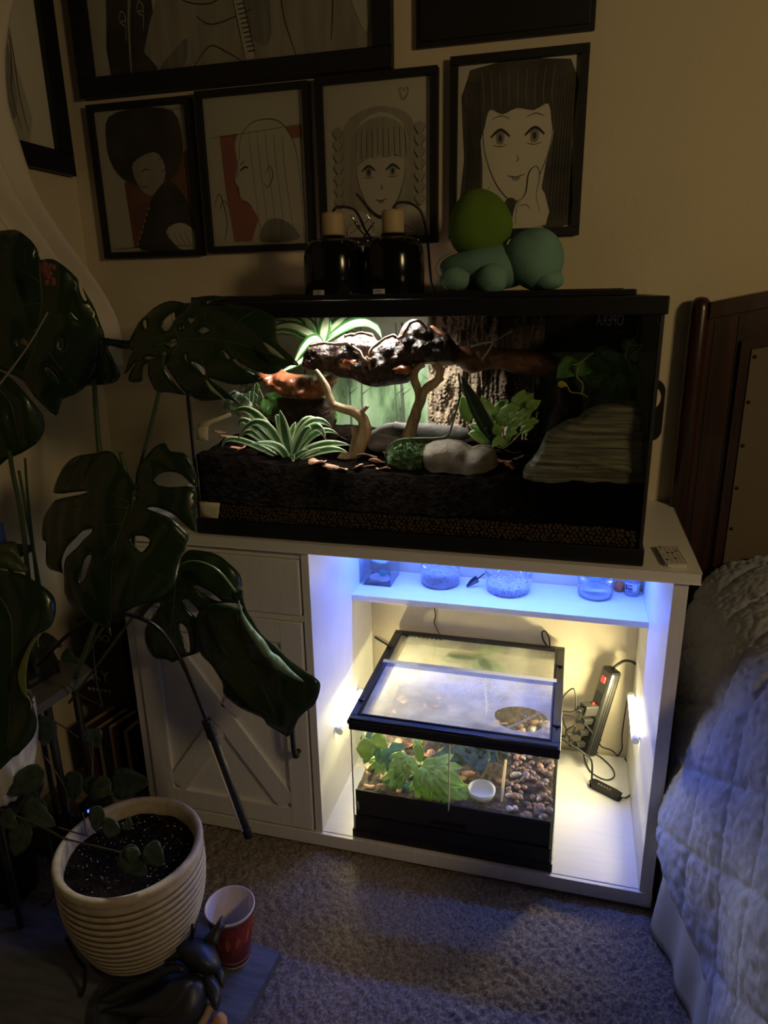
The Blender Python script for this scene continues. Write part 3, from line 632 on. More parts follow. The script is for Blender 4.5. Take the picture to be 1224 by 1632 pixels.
def pellets(name, label, x0, x1, y0, y1, z0, z1, r, step, m_, seed=1, depth=3):
    rr = random.Random(seed); m = MB(); ph = (1+5**.5)/2
    ic = [(-1,ph,0),(1,ph,0),(-1,-ph,0),(1,-ph,0),(0,-1,ph),(0,1,ph),(0,-1,-ph),(0,1,-ph),(ph,0,-1),(ph,0,1),(-ph,0,-1),(-ph,0,1)]
    fc = [(0,11,5),(0,5,1),(0,1,7),(0,7,10),(0,10,11),(1,5,9),(5,11,4),(11,10,2),(10,7,6),(7,1,8),(3,9,4),(3,4,2),(3,2,6),(3,6,8),(3,8,9),(4,9,5),(2,4,11),(6,2,10),(8,6,7),(9,8,1)]
    z = z0; row = 0
    while z <= z1:
        for d in range(depth):
            x = x0 + (row+d) % 2*step/2
            while x <= x1:
                s = r*rr.uniform(.8, 1.15)/1.9; c = (x+rr.uniform(-.2,.2)*step, y0+d*step*.8+rr.uniform(0,.3)*step, z+rr.uniform(-.2,.2)*step)
                m.add([(c[0]+s*v[0]*rr.uniform(.85,1.1), c[1]+s*v[1], c[2]+s*v[2]*rr.uniform(.85,1.1)) for v in ic], fc); x += step
        z += step*.82; row += 1
    o = part(name, m, m_, smooth=True); return tag(o, label, 'clay balls', kind='stuff')
M_clay = mat('clay_ball', (0.13, 0.085, 0.055), 0.85, col2=(0.09, 0.055, 0.036), scale=70)
pellets('clay_balls', 'layer of brown clay balls along the bottom of the big tank', TX0+.012, TX1-.012, TY0+.010, -.40, CT+.018, 0.838, .0048, .0088, M_clay)
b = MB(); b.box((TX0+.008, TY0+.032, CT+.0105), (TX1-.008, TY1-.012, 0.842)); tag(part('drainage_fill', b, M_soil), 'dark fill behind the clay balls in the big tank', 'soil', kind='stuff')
# ---- cork bark slab
def bark():
    nx, nzk = 180, 200; vs = []
    for i in range(nzk):
        for j in range(nx):
            u, v = j/(nx-1), i/(nzk-1); x = 0.425 + 0.275*u + 0.006*nz((0, 0, v*3), 3); z = 0.925 + 0.31*v; p = Vector((x*38, 0, z*10))
            h = abs(noise.noise(p))*0.030 + abs(noise.noise(Vector((x*90, 3, z*26))))*0.013 + noise.noise(Vector((x*220, 5, z*160)))*0.004
            y = -0.045 - 0.030*math.sin(PI*u)**.5 - h + .01
            vs.append((x, y, z))
    m = MB(); m.add(vs, [(i*nx+j, i*nx+j+1, (i+1)*nx+j+1, (i+1)*nx+j) for i in range(nzk-1) for j in range(nx-1)])
    k = len(vs); m.add([(v[0], -0.012, v[2]) for v in vs[:nx]] + [(v[0], -0.012, v[2]) for v in vs[-nx:]], [])
    m.add([(0.425, -0.012, .925), (0.70, -0.012, .925), (0.70, -0.012, 1.235), (0.425, -0.012, 1.235)], [(0,1,2,3)])
    for a0 in (0, nx-1): 
        for i in range(nzk-1): q0, q1 = vs[i*nx+a0], vs[(i+1)*nx+a0]; m.add([q0, q1, (q1[0], -.012, q1[2]), (q0[0], -.012, q0[2])], [(0,1,2,3)])
    tag(part('bark_slab', m, mat('cork_bark', (0.085, 0.058, 0.036), 0.85, col2=(0.19, 0.14, 0.09), scale=45, stretch=(1.5, 1, .5), bump=0.7, bscale=140, bdist=.003), smooth=True), 'upright rough brown bark slab against the back glass of the big tank', 'bark')
bark()
# ---- big gnarled log
M_log = mat('gnarled_root', (0.022, 0.010, 0.007), 0.5, col2=(0.075, 0.030, 0.019), scale=40, bump=1.0, bscale=110, bdist=.008, coat=0.08, mixlo=.4, mixhi=.7)
M_logr = mat('red_root', (0.20, 0.055, 0.022), 0.3, col2=(0.42, 0.14, 0.06), scale=30, bump=0.9, bscale=60, bdist=.005, coat=0.5)
def logfn(a1=.020, a2=.010, s=1):
    return lambda p, q: (abs(nz(p, 26, s))*a1 + abs(nz(p, 60, s))*a2 + nz(p, 150, s)*.004 - .006) * min(1, q*2.5)
log = thing('gnarled_root_log', 'big dark gnarled root log lying across the upper middle of the tank', 'driftwood', (0.45, -0.25, 1.05))
o1 = map2([(555,400),(575,330),(610,300),(700,290),(760,255),(850,245),(905,262),(930,290),(990,258),(1020,268),(1045,215),(1080,185),(1115,180),(1170,205),(1205,240),(1240,255),(1300,290),(1300,390),(1224,392),(1160,400),(1110,405),(1098,455),(1070,490),(1000,500),(920,512),(860,500),(800,470),(740,465),(700,440),(640,430),(580,425)], 3.06, 300, 450)
part('log', inflate(o1, (0, -0.225, 1.1), (0, 1, 0), 0.040, 36, sp=3.6, fn=logfn(.024, .012), sm=2), M_log, log, smooth=True)
o2 = map2([(60,190),(100,195),(150,225),(180,265),(250,268),(330,275),(400,282),(500,285),(560,295),(610,320),(660,360),(670,420),(630,400),(560,400),(500,392),(430,388),(370,368),(300,372),(240,388),(200,365),(180,350),(130,356),(60,345)], 2.661, 660, 450)
part('log', inflate(o2, (0, -0.19, 1.1), (0, 1, 0), 0.030, 26, sp=3.8, fn=logfn(.018, .008, 3), sm=2), mat('log_bark_dark', (0.10, 0.040, 0.020), 0.5, col2=(0.22, 0.09, 0.045), scale=22, bump=0.8, bscale=80, bdist=.004, coat=.15), log, smooth=True)
o3 = map2([(600,420),(680,430),(720,520),(680,600),(560,680),(540,720),(580,560),(600,500)], 2.661, 660, 450)
part('log', inflate(o3, (0, -0.13, 1.1), (0, 1, 0), 0.03, 22, sp=4.5, fn=logfn(.015, .006, 5), sm=2), M_log, log, smooth=True)
# pale ridges painting lamplight onto the top edges of the log
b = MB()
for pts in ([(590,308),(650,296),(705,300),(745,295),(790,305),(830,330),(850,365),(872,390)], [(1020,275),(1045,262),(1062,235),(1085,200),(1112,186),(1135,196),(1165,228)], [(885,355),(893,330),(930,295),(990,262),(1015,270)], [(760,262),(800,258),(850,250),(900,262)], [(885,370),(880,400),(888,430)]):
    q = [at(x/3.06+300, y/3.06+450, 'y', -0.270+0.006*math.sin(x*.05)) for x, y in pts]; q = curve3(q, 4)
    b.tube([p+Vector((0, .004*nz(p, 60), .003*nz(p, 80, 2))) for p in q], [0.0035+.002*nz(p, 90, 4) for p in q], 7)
part('lamplit_ridge', b, mat('lamplit_root_edge', (0.34, 0.22, 0.15), 0.5, bump=.5, bscale=90), log, smooth=True)
b = MB()
for x, y, rx, rz in ((775,395,.020,.012), (1045,425,.020,.010)):
    c = at(x/3.06+300, y/3.06+450, 'y', -0.265); b.blob(c, (rx, .014, rz), 3, .5, 4, seed=x)
part('red_knot', b, M_logr, log, smooth=True)
o4 = map2([(330,455),(345,435),(400,405),(430,410),(480,440),(560,450),(640,445),(700,440),(735,480),(700,530),(660,560),(600,575),(520,560),(450,550),(415,520),(370,470)], 3.06, 300, 450)
lr = inflate(o4, (0, -0.20, 1.05), (0, 1, 0), 0.045, 24, sp=3.6, fn=logfn(.040, .022, 8), sm=2)
tag(part('red_root_log', lr, M_logr, smooth=True), 'glossy red brown root piece under the left end of the gnarled log', 'driftwood')
o5 = map2([(440,560),(560,570),(690,560),(710,640),(690,745),(600,760),(520,740),(470,660)], 3.06, 300, 450)
tag(part('shaded_root_stump', inflate(o5, (0, -0.15, 1.0), (0, 1, 0), 0.05, 30, sp=5, fn=logfn(.02, .01, 4), sm=2), M_log, smooth=True), 'dark shaded root stump below the red root piece', 'driftwood')
# ---- pale branches
M_br = mat('pale_driftwood', (0.66, 0.47, 0.29), 0.6, col2=(0.40, 0.25, 0.14), scale=30, stretch=(3, 3, .6), bump=.7, bscale=60, bdist=.002)
def branch(label, paths, y):
    m = MB()
    for pts, rr in paths:
        q = curve3([at(x/3.06+300, yy/3.06+450, 'y', y+dy) for x, yy, dy in pts], 6); R_ = [r for r in smooth_loop([(r, 0) for r in rr], 6, False)]
        m.tube([p+Vector((nz(p, 60)*.0015, 0, 0)) for p in q], [max(.0012, r[0]/3.06*.00162*(1+.16*nz(p, 50, 2))) for p, r in zip(q, R_)], 12)
    return tag(part('driftwood_branch', m, M_br, smooth=True), label, 'driftwood')
branch('thin pale twisted branch rising left of the tank centre', [([(622,428,0), (650,470,0), (672,510,0), (690,565,0), (712,600,0), (760,618,0), (812,632,0), (850,668,0), (862,720,0), (846,775,0), (825,830,0), (800,872,0)], [9, 13, 14, 16, 18, 18, 22, 25, 27, 28, 27, 30]),
    ([(835,640,0), (855,625,-.004), (874,603,-.006)], [11, 8, 7]), ([(740,840,-.01), (770,868,-.01), (800,872,0), (850,880,.0)], [22, 26, 24, 10]), ([(800,700,.01), (812,760,.008), (800,820,.005), (790,870,0)], [9, 13, 14, 16]), ([(780,860,0), (730,890,-.01), (700,905,-.02)], [16, 12, 6])], -0.30)
branch('pale forked branch standing right of the tank centre', [([(1150,400,0), (1118,415,0), (1100,455,0), (1115,510,0), (1125,570,0), (1108,640,0), (1090,700,0), (1068,765,0)], [12, 15, 17, 17, 18, 22, 25, 28]),
    ([(1200,398,0), (1226,430,0), (1215,480,0), (1160,520,0), (1140,570,0), (1118,630,.002), (1100,700,.003)], [14, 17, 18, 20, 18, 16, 14]), ([(1200,480,0), (1232,478,.0), (1248,468,0)], [10, 8, 5])], -0.24)
# ---- stones
M_st = mat('grey_stone', (0.20, 0.18, 0.175), 0.8, col2=(0.36, 0.33, 0.325), scale=30, bump=.6, bscale=80, bdist=.003)
M_stb = mat('brown_stone', (0.07, 0.055, 0.038), 0.8, col2=(0.18, 0.14, 0.095), scale=24, bump=.9, bscale=70, bdist=.003)
stf = lambda p, q: nz(p, 16)*.010 + nz(p, 50, 2)*.004
tag(part('stone', inflate(map2([(872,745),(905,718),(940,698),(1000,683),(1060,690),(1150,692),(1240,700),(1350,715),(1370,760),(1200,790),(1040,790),(900,790)], 3.06, 300, 450), (0, -0.17, .93), (0, 1, .15), .04, 20, sp=4.5, fn=stf), M_st, smooth=True), 'long flat grey stone at the back between the pale branches', 'stone')
tag(part('stone', inflate(map2([(872,755),(905,742),(960,750),(1010,758),(1040,770),(1030,800),(960,822),(900,815),(876,795)], 3.06, 300, 450), (0, -0.26, .93), (0, 1, .2), .03, 14, sp=4, fn=stf), mat('lavender_stone', (0.36, 0.32, 0.35), .8, bump=.6, bscale=80, bdist=.003), smooth=True), 'small lavender grey stone behind the foot of the thin branch', 'stone')
tag(part('stone', inflate(map2([(50,690),(120,670),(190,675),(240,700),(280,690),(330,700),(352,740),(352,800),(300,840),(250,872),(180,850),(120,840),(60,800),(30,740)], 2.661, 660, 450), (0, -0.36, .92), (0, 1, .1), .05, 26, sp=4.2, fn=stf), M_stb, smooth=True), 'rounded brown double stone in front of the leafy plant', 'stone')
ms = MB(); cc = at(652, 728, 'y', -.37)
ms.blob(cc, (.040, .035, .030), 4, .25, 5, 3)
for k in range(2200):
    v = Vector((rnd.gauss(0, 1), rnd.gauss(0, 1), rnd.gauss(0, 1))).normalized(); p = cc + Vector((v.x*.040, v.y*.035, v.z*.030))*(1+.2*nz(v, 3)); q = p + (v + Vector((rnd.uniform(-.6,.6), rnd.uniform(-.6,.6), rnd.uniform(-.2,.8))))*.006
    s = v.orthogonal()*.0008; ms.add([p-s, p+s, q], [(0,1,2)])
tag(part('moss_clump', ms, mat('moss', (0.035, 0.075, 0.022), .9, col2=(0.07, 0.12, 0.03), scale=60)), 'round clump of dark green moss left of the brown stone', 'moss')
# layered slate
M_sl = mat('slate', (0.14, 0.14, 0.10), .6, col2=(0.42, 0.41, 0.30), scale=26, stretch=(.35, .35, 7), bump=1.0, bscale=40, bdist=.004, mixlo=.4, mixhi=.72)
def strata(p, q):
    zz = p.z + .004*nz((p.x, 0, p.z), 12) + .10*(p.x-.8)*.12
    return (.0042*noise.noise(Vector((p.x*5, 1.0, zz*210))) + .0020*noise.noise(Vector((p.x*16, 4.0, zz*480))) + .006*nz(p, 14) + (.004 if noise.noise(Vector((p.x*3, 9.0, zz*46))) > .1 else 0)) * min(1, q*3)
so = map2([(455,930),(462,800),(500,745),(530,705),(560,640),(600,612),(650,582),(690,575),(725,545),(760,528),(800,518),(870,508),(935,500),(965,520),(972,560),(970,610),(980,640),(976,760),(972,930),(800,938),(620,934)], 2.661, 660, 450)
tag(part('slate_rock', inflate(so, (0, -.385, .95), (0, 1, -.02), .040, 9, sp=2.6, fn=strata, sm=3, power=.6), M_sl, smooth=True), 'tall grey green slate rock with fine horizontal layers, right end of the tank', 'stone')
# ---- leaf litter and bark chips
M_chips = [mat('bark_chip_brown', (0.20, 0.10, 0.055), .8, col2=(0.32, 0.17, 0.10), scale=40), mat('bark_chip_tan', (0.42, 0.24, 0.15), .8), mat('dry_leaf_rust', (0.34, 0.14, 0.07), .7)]
def chip(label, group, x, y, z, s, m_, rz, tilt, cat='bark chip'):
    m = MB(); n = 7; R_ = Matrix.Rotation(rz, 3, 'Z') @ Matrix.Rotation(tilt, 3, 'X'); V = []
    for i in range(n+1):
        t = i/n; w_ = s*.34*math.sin(PI*(t*.86+.1))**.6 * rnd.uniform(.8, 1.1)
        for q in (-1, 0, 1): V.append(R_ @ Vector(((t-.5)*s, q*w_, s*.10*math.sin(t*3+rz) + s*.07*abs(q)*math.sin(rz*3+t*4))) + Vector((x, y, z)))
    m.add(V, [(i*3+j, i*3+j+1, (i+1)*3+j+1, (i+1)*3+j) for i in range(n) for j in range(2)])
    return tag(part('bark_chip' if cat == 'bark chip' else 'dry_leaf', m, m_, smooth=True, solid=s*.05), label, cat, group)
for (px, py, s, mi_, y) in [(500,738,.030,1,-.40),(525,745,.024,0,-.40),(540,752,.022,1,-.42),(600,735,.034,1,-.36),(585,728,.030,0,-.30),(570,746,.024,0,-.41),(365,700,.030,0,-.33),(378,712,.026,2,-.38),(395,706,.022,0,-.36),(420,720,.020,0,-.40),(560,705,.030,0,-.22),(545,698,.024,0,-.2),(610,745,.022,2,-.41),(588,742,.020,0,-.42),(790,720,.026,1,-.36),(800,733,.030,0,-.39),(812,741,.030,2,-.41),(826,728,.028,0,-.36),(818,718,.024,1,-.34),(838,722,.022,0,-.33),(350,690,.022,0,-.28),(620,722,.02,0,-.3),(440,716,.03,0,-.3),(475,752,.018,2,-.43),(513,756,.018,0,-.43)]:
    p = at(px, py, 'y', y)
    for _ in range(4): p = at(px, py, 'z', ground(p.x, min(-.03, max(-.445, p.y)))+.004)
    p.y = min(-.03, max(-.44, p.y)); cn_ = ('curled brown bark chip', 'pale tan bark chip', 'rust coloured dry scrap')[mi_]
    chip(cn_ + ' on the soil of the big tank', cn_ + 's on the soil of the big tank', p.x, p.y, ground(p.x, p.y)+.003, s*1.45, M_chips[mi_], rnd.uniform(0, 6), rnd.uniform(-.4, .6))
# ---- striped strap-leaf plants
G1, G2 = mat('dracaena_green', (0.035, 0.13, 0.03), .38, col2=(0.07, 0.20, 0.045), scale=20, coat=.2, tl=.15), mat('dracaena_cream', (0.58, 0.68, 0.42), .4, coat=.2, tl=.15)
def strap_plant(label, base, y, tips, wpx, s=3.06, ox=300, oy=450, pat=(1, 0, 0, 1), by=None):
    b0 = at(base[0]/s+ox, base[1]/s+oy, 'y', y); t_ = thing('striped_strap_plant', label, 'plant', b0)
    for i, (mx_, my_, tx_, ty_, dy, wd) in enumerate(tips):
        q = bez(b0 + Vector((rnd.uniform(-.003, .003), 0, 0)), at(mx_/s+ox, my_/s+oy, 'y', y+dy*.5), at(tx_/s+ox, ty_/s+oy, 'y', y+dy), 14)
        # control point lifted so that the curve passes through the traced middle
        mid = at(mx_/s+ox, my_/s+oy, 'y', y+dy*.5); c = mid*2 - (q[0]+q[-1])/2; q = bez(q[0], c, q[-1], 14)
        m = MB(); ribbon(m, q, wd*wpx, strapP, hint=(0, -.8, .6), fold=.25, mi=pat, wave=.06); part('leaf', m, [G1, G2], t_, smooth=True, solid=.0007)
    return t_
strap_plant('striped green and cream strap leaved plant low in the left front of the tank', (495, 885), -0.385,
    [(330,650,208,645,.03,1.1),(360,690,238,770,-.01,1.0),(330,745,262,755,.02,.9),(250,770,165,808,-.02,.7),(470,730,447,622,.01,1.3),(500,760,524,680,.03,1.1),(590,695,705,712,.03,1.2),(600,715,672,772,-.02,1.2),(640,800,792,795,.0,1.1),(660,820,780,832,-.02,.9),(560,740,600,720,-.03,1.0),(540,840,590,815,-.03,.8),(420,760,380,700,.05,.8),(430,800,300,790,-.04,.9),(510,850,512,888,-.03,.6),(545,715,560,690,.06,1.1),(300,690,248,715,.0,.9),(620,740,735,745,.01,.9),(560,690,650,690,.04,1.0),(450,700,425,650,.03,.9)], .020)
strap_plant('striped green and cream strap leaved plant behind the top of the gnarled log', (655, 300), -0.115,
    [(500,215,372,262,.0,1.25),(520,190,400,195,.05,1.0),(590,200,545,172,.04,1.1),(670,210,682,160,.02,1.5),(700,215,740,165,.05,1.0),(730,200,790,168,.03,1.1),(840,195,945,275,.0,1.3),(800,210,905,225,.05,1.2),(590,290,500,432,-.05,1.2),(560,380,420,450,-.08,.8),(760,180,860,190,.07,.9),(560,240,440,255,.06,.8),(640,200,620,165,.04,.9),(760,230,840,250,.02,.9),(480,240,380,285,-.01,.9)], .023, pat=(0, 1, 1, 0))
# ---- leafy light green plant
G3 = mat('fresh_green', (0.34, 0.60, 0.13), .42, col2=(0.50, 0.74, 0.28), scale=26, tl=.2, coat=.1)
G3p = mat('leaf_rib_pale', (0.42, 0.52, 0.24), .5)
lp = thing('leafy_green_plant', 'bushy bright green leafy plant in front of the bark slab', 'plant', at(380/2.661+660, 705/2.661+450, 'y', -.33))
def leafset(t_, base, y, L, s, ox, oy, wpx, m_, prof=ovateP, stem=True, hint=(0, -.8, .5), name='leaf', ms=None):
    b0 = at(base[0]/s+ox, base[1]/s+oy, 'y', y)
    for (ax_, ay_, tx_, ty_, dy, wd) in L:
        a_ = at(ax_/s+ox, ay_/s+oy, 'y', y+dy*.6); t1 = at(tx_/s+ox, ty_/s+oy, 'y', y+dy)
        m = MB(); ribbon(m, bez(a_, (a_+t1)/2+Vector((0, -.004, .006)), t1, 9), wd*wpx, prof, hint=hint, fold=.3, wave=.12); lf = part(name, m, m_, t_, smooth=True, solid=.0006)
        if stem: m = MB(); m.tube(bez(b0, (b0+a_)/2+Vector((0, -.003, -.004)), a_, 6), .0010, 6); part('leaf_stalk', m, G3p, lf if lf.parent.parent is None and False else t_, smooth=True)
leafset(lp, (380, 705), -.34, [(232,595,205,478,.03,1.5),(330,680,228,640,-.02,1.5),(320,640,230,605,.02,1.1),(318,600,288,478,.03,1.2),(345,590,300,500,.0,1.2),(345,560,400,498,.04,1.2),(360,575,450,530,-.01,1.5),(375,600,500,600,.0,1.0),(430,540,470,455,.05,1.3),(445,545,432,480,.05,1.1),(460,540,505,470,.05,1.2),(470,560,540,500,.04,1.0),(450,580,500,545,.02,1.3),(340,640,300,590,-.02,1.3),(380,600,440,570,-.03,1.2),(390,650,440,640,-.03,.9),(355,650,350,600,-.04,1.1),(480,520,455,470,.06,1.2),(480,600,530,590,.03,.9),(410,560,420,510,.05,1.1),(400,620,470,590,-.04,1.2),(330,560,310,520,.01,1.0),(420,520,455,490,.0,1.1),(300,610,262,560,.0,1.0),(360,610,395,540,-.02,1.2),(450,640,510,610,.0,.9),(480,540,520,500,.02,1.0),(380,660,330,700,-.05,1.0),(420,590,480,560,-.03,1.1)], 2.661, 660, 450, .019, G3)
dl_ = thing('dark_pointed_leaf', 'single tall dark pointed leaf leaning left of the leafy green plant', 'plant', at(345/2.661+660, 680/2.661+450, 'y', -.36))
m = MB(); q = bez(at(345/2.661+660, 680/2.661+450, 'y', -.36), at(270/2.661+660, 540/2.661+450, 'y', -.37), at(198/2.661+660, 395/2.661+450, 'y', -.36), 12); ribbon(m, q, .030, strapP, hint=(0, -1, .2), fold=.3); part('leaf_blade', m, mat('dark_leaf', (0.012, 0.04, 0.016), .4, coat=.2), dl_, smooth=True, solid=.0010)
# vine twigs
def twig(label, pts, y, r, m_, s=2.661, ox=660, oy=450, name='vine_twig', cat='vine'):
    m = MB(); q = curve3([at(a/s+ox, c/s+oy, 'y', y) for a, c in pts], 6); m.tube(q, [r*(1-.4*i/len(q)) for i in range(len(q))], 7); return tag(part(name, m, m_, smooth=True), label, cat)
M_vn = mat('vine_green', (0.10, 0.13, 0.06), .5); M_vp = mat('pale_stem', (0.38, 0.40, 0.27), .5)
twig('thin dark vine looping from the log down to the stone', [(188,385),(195,440),(190,500),(165,590),(145,645),(100,660),(0,662),(-70,670),(-110,700),(-125,740)], -.345, .0026, M_vn)
twig('pale forked twig lying across the log', [(240,272),(290,258),(330,252),(345,245),(420,205)], -.29, .0026, M_vp); twig('short pale twig pointing down over the log', [(335,255),(315,290),(290,325)], -.292, .0024, M_vp)
# left side foliage inside the tank
M_dk = mat('deep_green_leaf', (0.020, 0.060, 0.018), .4, coat=.2, tl=.1); M_fit = mat('white_veined_leaf', (0.10, 0.20, 0.12), .5, col2=(0.55, 0.62, 0.55), scale=80, mixlo=.45, mixhi=.6)
f1 = thing('veined_leaf_plant', 'small plant with white veined leaves by the left glass of the tank', 'plant', at(375, 720, 'y', -.33))
leafset(f1, (300, 700), -.33, [(330,455,265,540,.0,2.0),(250,650,255,540,.02,3.0),(225,600,200,540,.04,2.0),(300,530,320,600,.03,1.5)], 3.06, 300, 450, .024, M_fit)
f2 = thing('shaded_leaf_plant', 'shaded deep green leaves at the back left inside the tank', 'plant', at(420, 700, 'y', -.12))
leafset(f2, (430, 690), -.12, [(400,640,450,540,.0,2.0),(420,650,370,560,.0,1.8),(640,600,680,560,.0,1.6),(350,620,400,600,.0,1.5),(560,690,640,640,0,1.5),(700,700,712,600,0,1.0),(300,560,350,500,0,1.6),(330,480,300,400,0,1.7)], 3.06, 300, 450, .032, mat('mid_green_leaf', (0.07, 0.16, 0.03), .45, tl=.15))
# right side philodendron
f3 = thing('trailing_leafy_plant', 'dark green toothed leaf plant with hanging roots above the slate', 'plant', at(800/2.661+660, 500/2.661+450, 'y', -.30))
leafset(f3, (800, 440), -.30, [(700,340,605,405,.0,1.6),(740,350,690,400,-.02,1.2),(840,350,720,380,.0,2.0),(800,330,760,295,.03,1.6),(830,335,850,290,.0,1.5),(780,380,760,450,-.01,2.0),(850,340,930,370,.0,1.5),(830,400,860,465,-.02,2.2),(860,400,965,440,-.01,2.4),(870,390,930,400,.02,1.6),(900,300,930,240,.02,1.0),(920,330,960,300,.0,.9)], 2.661, 660, 450, .028, mat('shade_green_leaf', (0.14, 0.34, 0.08), .45, tl=.15))
b = MB()
for pts in ([(650,440),(665,465),(700,470),(725,480),(735,490)], [(695,360),(690,400),(715,430),(712,470)], [(900,250),(940,270),(965,265),(940,300),(905,320)], [(890,300),(910,340),(925,370)], [(930,240),(905,280),(900,310)], [(760,300),(730,320),(700,345),(670,350)]):
    b.tube(curve3([at(x/2.661+660, y/2.661+450, 'y', -.335) for x, y in pts], 5), .0013, 6)
part('hanging_root', b, mat('yellow_green_root', (0.34, 0.36, 0.12), .5), f3, smooth=True)
m = MB(); ribbon(m, bez(at(610/2.661+660, 440/2.661+450, 'y', -.335), at(625/2.661+660, 425/2.661+450, 'y', -.34), at(652/2.661+660, 440/2.661+450, 'y', -.34), 6), .014, ovateP, hint=(0, -1, .2)); part('yellow_leaf', m, mat('yellow_leaf', (0.55, 0.55, 0.05), .5, tl=.2), f3, smooth=True, solid=.0006)['label'] = 'small yellow leaf'
# ---- two dome lamps
M_dome = mat('glossy_black_dome', (0.004, 0.004, 0.005), .14, spec=.35); M_cer = mat('ceramic_socket', (0.50, 0.38, 0.22), .55); M_sil = mat('polished_reflector', (0.85, 0.85, 0.83), .2, metal=1.0)
def domelamp(label, x, y, power):
    t = thing('dome_lamp', label, 'lamp', (x, y, TH-.003)); z = TH-.003
    pr = [(r, h*1.03) for r, h in [(.0640, 0), (.0665, .004), (.0668, .060), (.0660, .085), (.0625, .102), (.0545, .114), (.040, .120), (.026, .122), (.026, .128), (.020, .129)]]
    m = MB(); m.lathe(pr, (x, y, z), 48); part('shade', m, M_dome, t, smooth=True)
    m = MB(); m.lathe([(r-.0015, h) for r, h in pr[:-2]], (x, y, z), 40); part('reflector', m, M_sil, t, smooth=True)
    m = MB(); m.lathe([(.0, .132), (.022, .132), (.0237, .136), (.0237, .172), (.021, .178), (.006, .180), (0, .180)], (x, y, z), 28); part('socket', m, M_cer, t, smooth=True)
    m = MB()
    for k in range(14): g = k*2*PI/14; m.box((-.0025, -.001, -.003), (.0025, .001, .003), M=Matrix.Translation((x+.0535*math.cos(g), y+.0535*math.sin(g), z+.117)) @ Matrix.Rotation(g+PI/2, 4, 'Z') @ Matrix.Rotation(.75, 4, 'X'))
    part('vent_slot', m, M_sil, t)
    m = MB(); g0 = -PI/2 - .25
    V = []; 
    for i in range(6):
        g = g0 + (i-2.5)*.085
        for zz in (.006, .020): V.append((x+.0668*math.cos(g), y+.0668*math.sin(g), z+zz))
    m.add(V, [(2*i, 2*i+2, 2*i+3, 2*i+1) for i in range(5)]); lb = part('paper_label', m, mat('paper_label', (0.55, 0.52, 0.45), .6), t, solid=.0003)
    V = []; m = MB()
    for zz in (.0165, .0145, .0105, .0085):
        k = len(m.v)
        for i in range(4):
            g = g0 + (i-1.5)*.07
            for dz in (0, .0008): m.v.append((x+.0672*math.cos(g), y+.0672*math.sin(g), z+zz+dz))
        for i in range(3): m.f.append((k+2*i, k+2*i+2, k+2*i+3, k+2*i+1)); m.m.append(0)
    part('label_print', m, M_ink, lb)
    m = MB(); m.blob((x, y, z+.055), (.024, .024, .032), 2, 0); part('bulb', m, mat('lit_bulb', (1, 1, 1), .5, emit=(1.0, .97, .86), estr=6.0), t, smooth=True)
    l = bpy.data.lights.new('bulb_light', 'SPOT'); l.energy = power; l.color = (1.0, .96, .86); l.spot_size = 2.05; l.spot_blend = .55; l.shadow_soft_size = .04
    lo = bpy.data.objects.new('bulb_light', l); COL.objects.link(lo); lo.location = (0, 0, .020); lo.parent = t
    return t
domelamp('glossy black dome lamp on the tank, left of the pair', 0.249, -0.21, 13)
domelamp('glossy black dome lamp on the tank, right of the pair', 0.383, -0.21, 24)
def cord(label, pts, r, m_=None, name='cord', group=None):
    m = MB(); m.tube(curve3(pts, 8), r, 8); return tag(part(name, m, m_ or M_blackm, smooth=True), label, 'cord', group)
zt = TH-.003+.180
cord('black lamp cord rising from the left lamp socket', [(0.249,-.21,zt), (.262,-.205,zt+.010), (.285,-.160,zt+.006), (.300,-.13,zt-.035), (.318,-.11,zt-.07), (.33,-.10,TH+.012)], .0028)
cord('black lamp cord arching over from the right lamp socket', [(0.383,-.21,zt), (.394,-.205,zt+.012), (.412,-.160,zt+.014), (.432,-.145,zt-.006), (.441,-.13,zt-.06), (.446,-.11,TH+.03), (.45,-.09,TH+.012)], .0028)
for k, (xa, xb) in enumerate(((.285, .330), (.330, .29))):
    cord(('thin wire slanting down right between the two lamp sockets', 'thin wire slanting down left between the two lamp sockets')[k], [(xa, -.165, zt-.02), ((xa+xb)/2, -.17, zt-.045), (xb, -.155, zt-.065)], .0016, M_black)
b = MB(); b.tube([(.290,-.205,zt-.01), (.300,-.177,zt-.03)], .0022, 8); b.tube([(.322,-.205,zt-.005), (.330,-.177,zt-.022), (.338,-.205,zt-.05)], .0015, 8); tag(part('wire_clip', b, M_sil, smooth=True), 'bright metal clips on the wires between the lamps', 'clip')
# ---- soft plush (plain, no character features)
M_pt = mat('teal_plush', (0.15, 0.29, 0.25), .95, bump=.5, bscale=260, col2=(0.18, 0.34, 0.29), scale=9, spec=.1); M_pg = mat('green_plush', (0.11, 0.20, 0.03), .95, bump=.5, bscale=260, col2=(0.14, 0.24, 0.04), scale=9, spec=.1)
pl = thing('plush_toy', 'plain soft plush with teal body and big round green top on the tank', 'plush toy', (.61, -.2, TH+.008)); zb = TH+.008
def organic(name, els, m_, parent, res=.006):
    me = bpy.data.metaballs.new('mb'); me.resolution = res; me.render_resolution = res; ob = bpy.data.objects.new('mbo', me); COL.objects.link(ob)
    for (c, r, s) in els: e = me.elements.new(type='ELLIPSOID'); e.co = c; e.radius = r; e.size_x, e.size_y, e.size_z = s; e.stiffness = 3
    dg = bpy.context.evaluated_depsgraph_get(); dg.update(); x = bpy.data.meshes.new_from_object(ob.evaluated_get(dg)); vs = [tuple(v.co) for v in x.vertices]; fs = [tuple(p.vertices) for p in x.polygons]
    bpy.data.objects.remove(ob); m = MB(); m.add(vs, fs); return part(name, m, m_, parent, smooth=True)
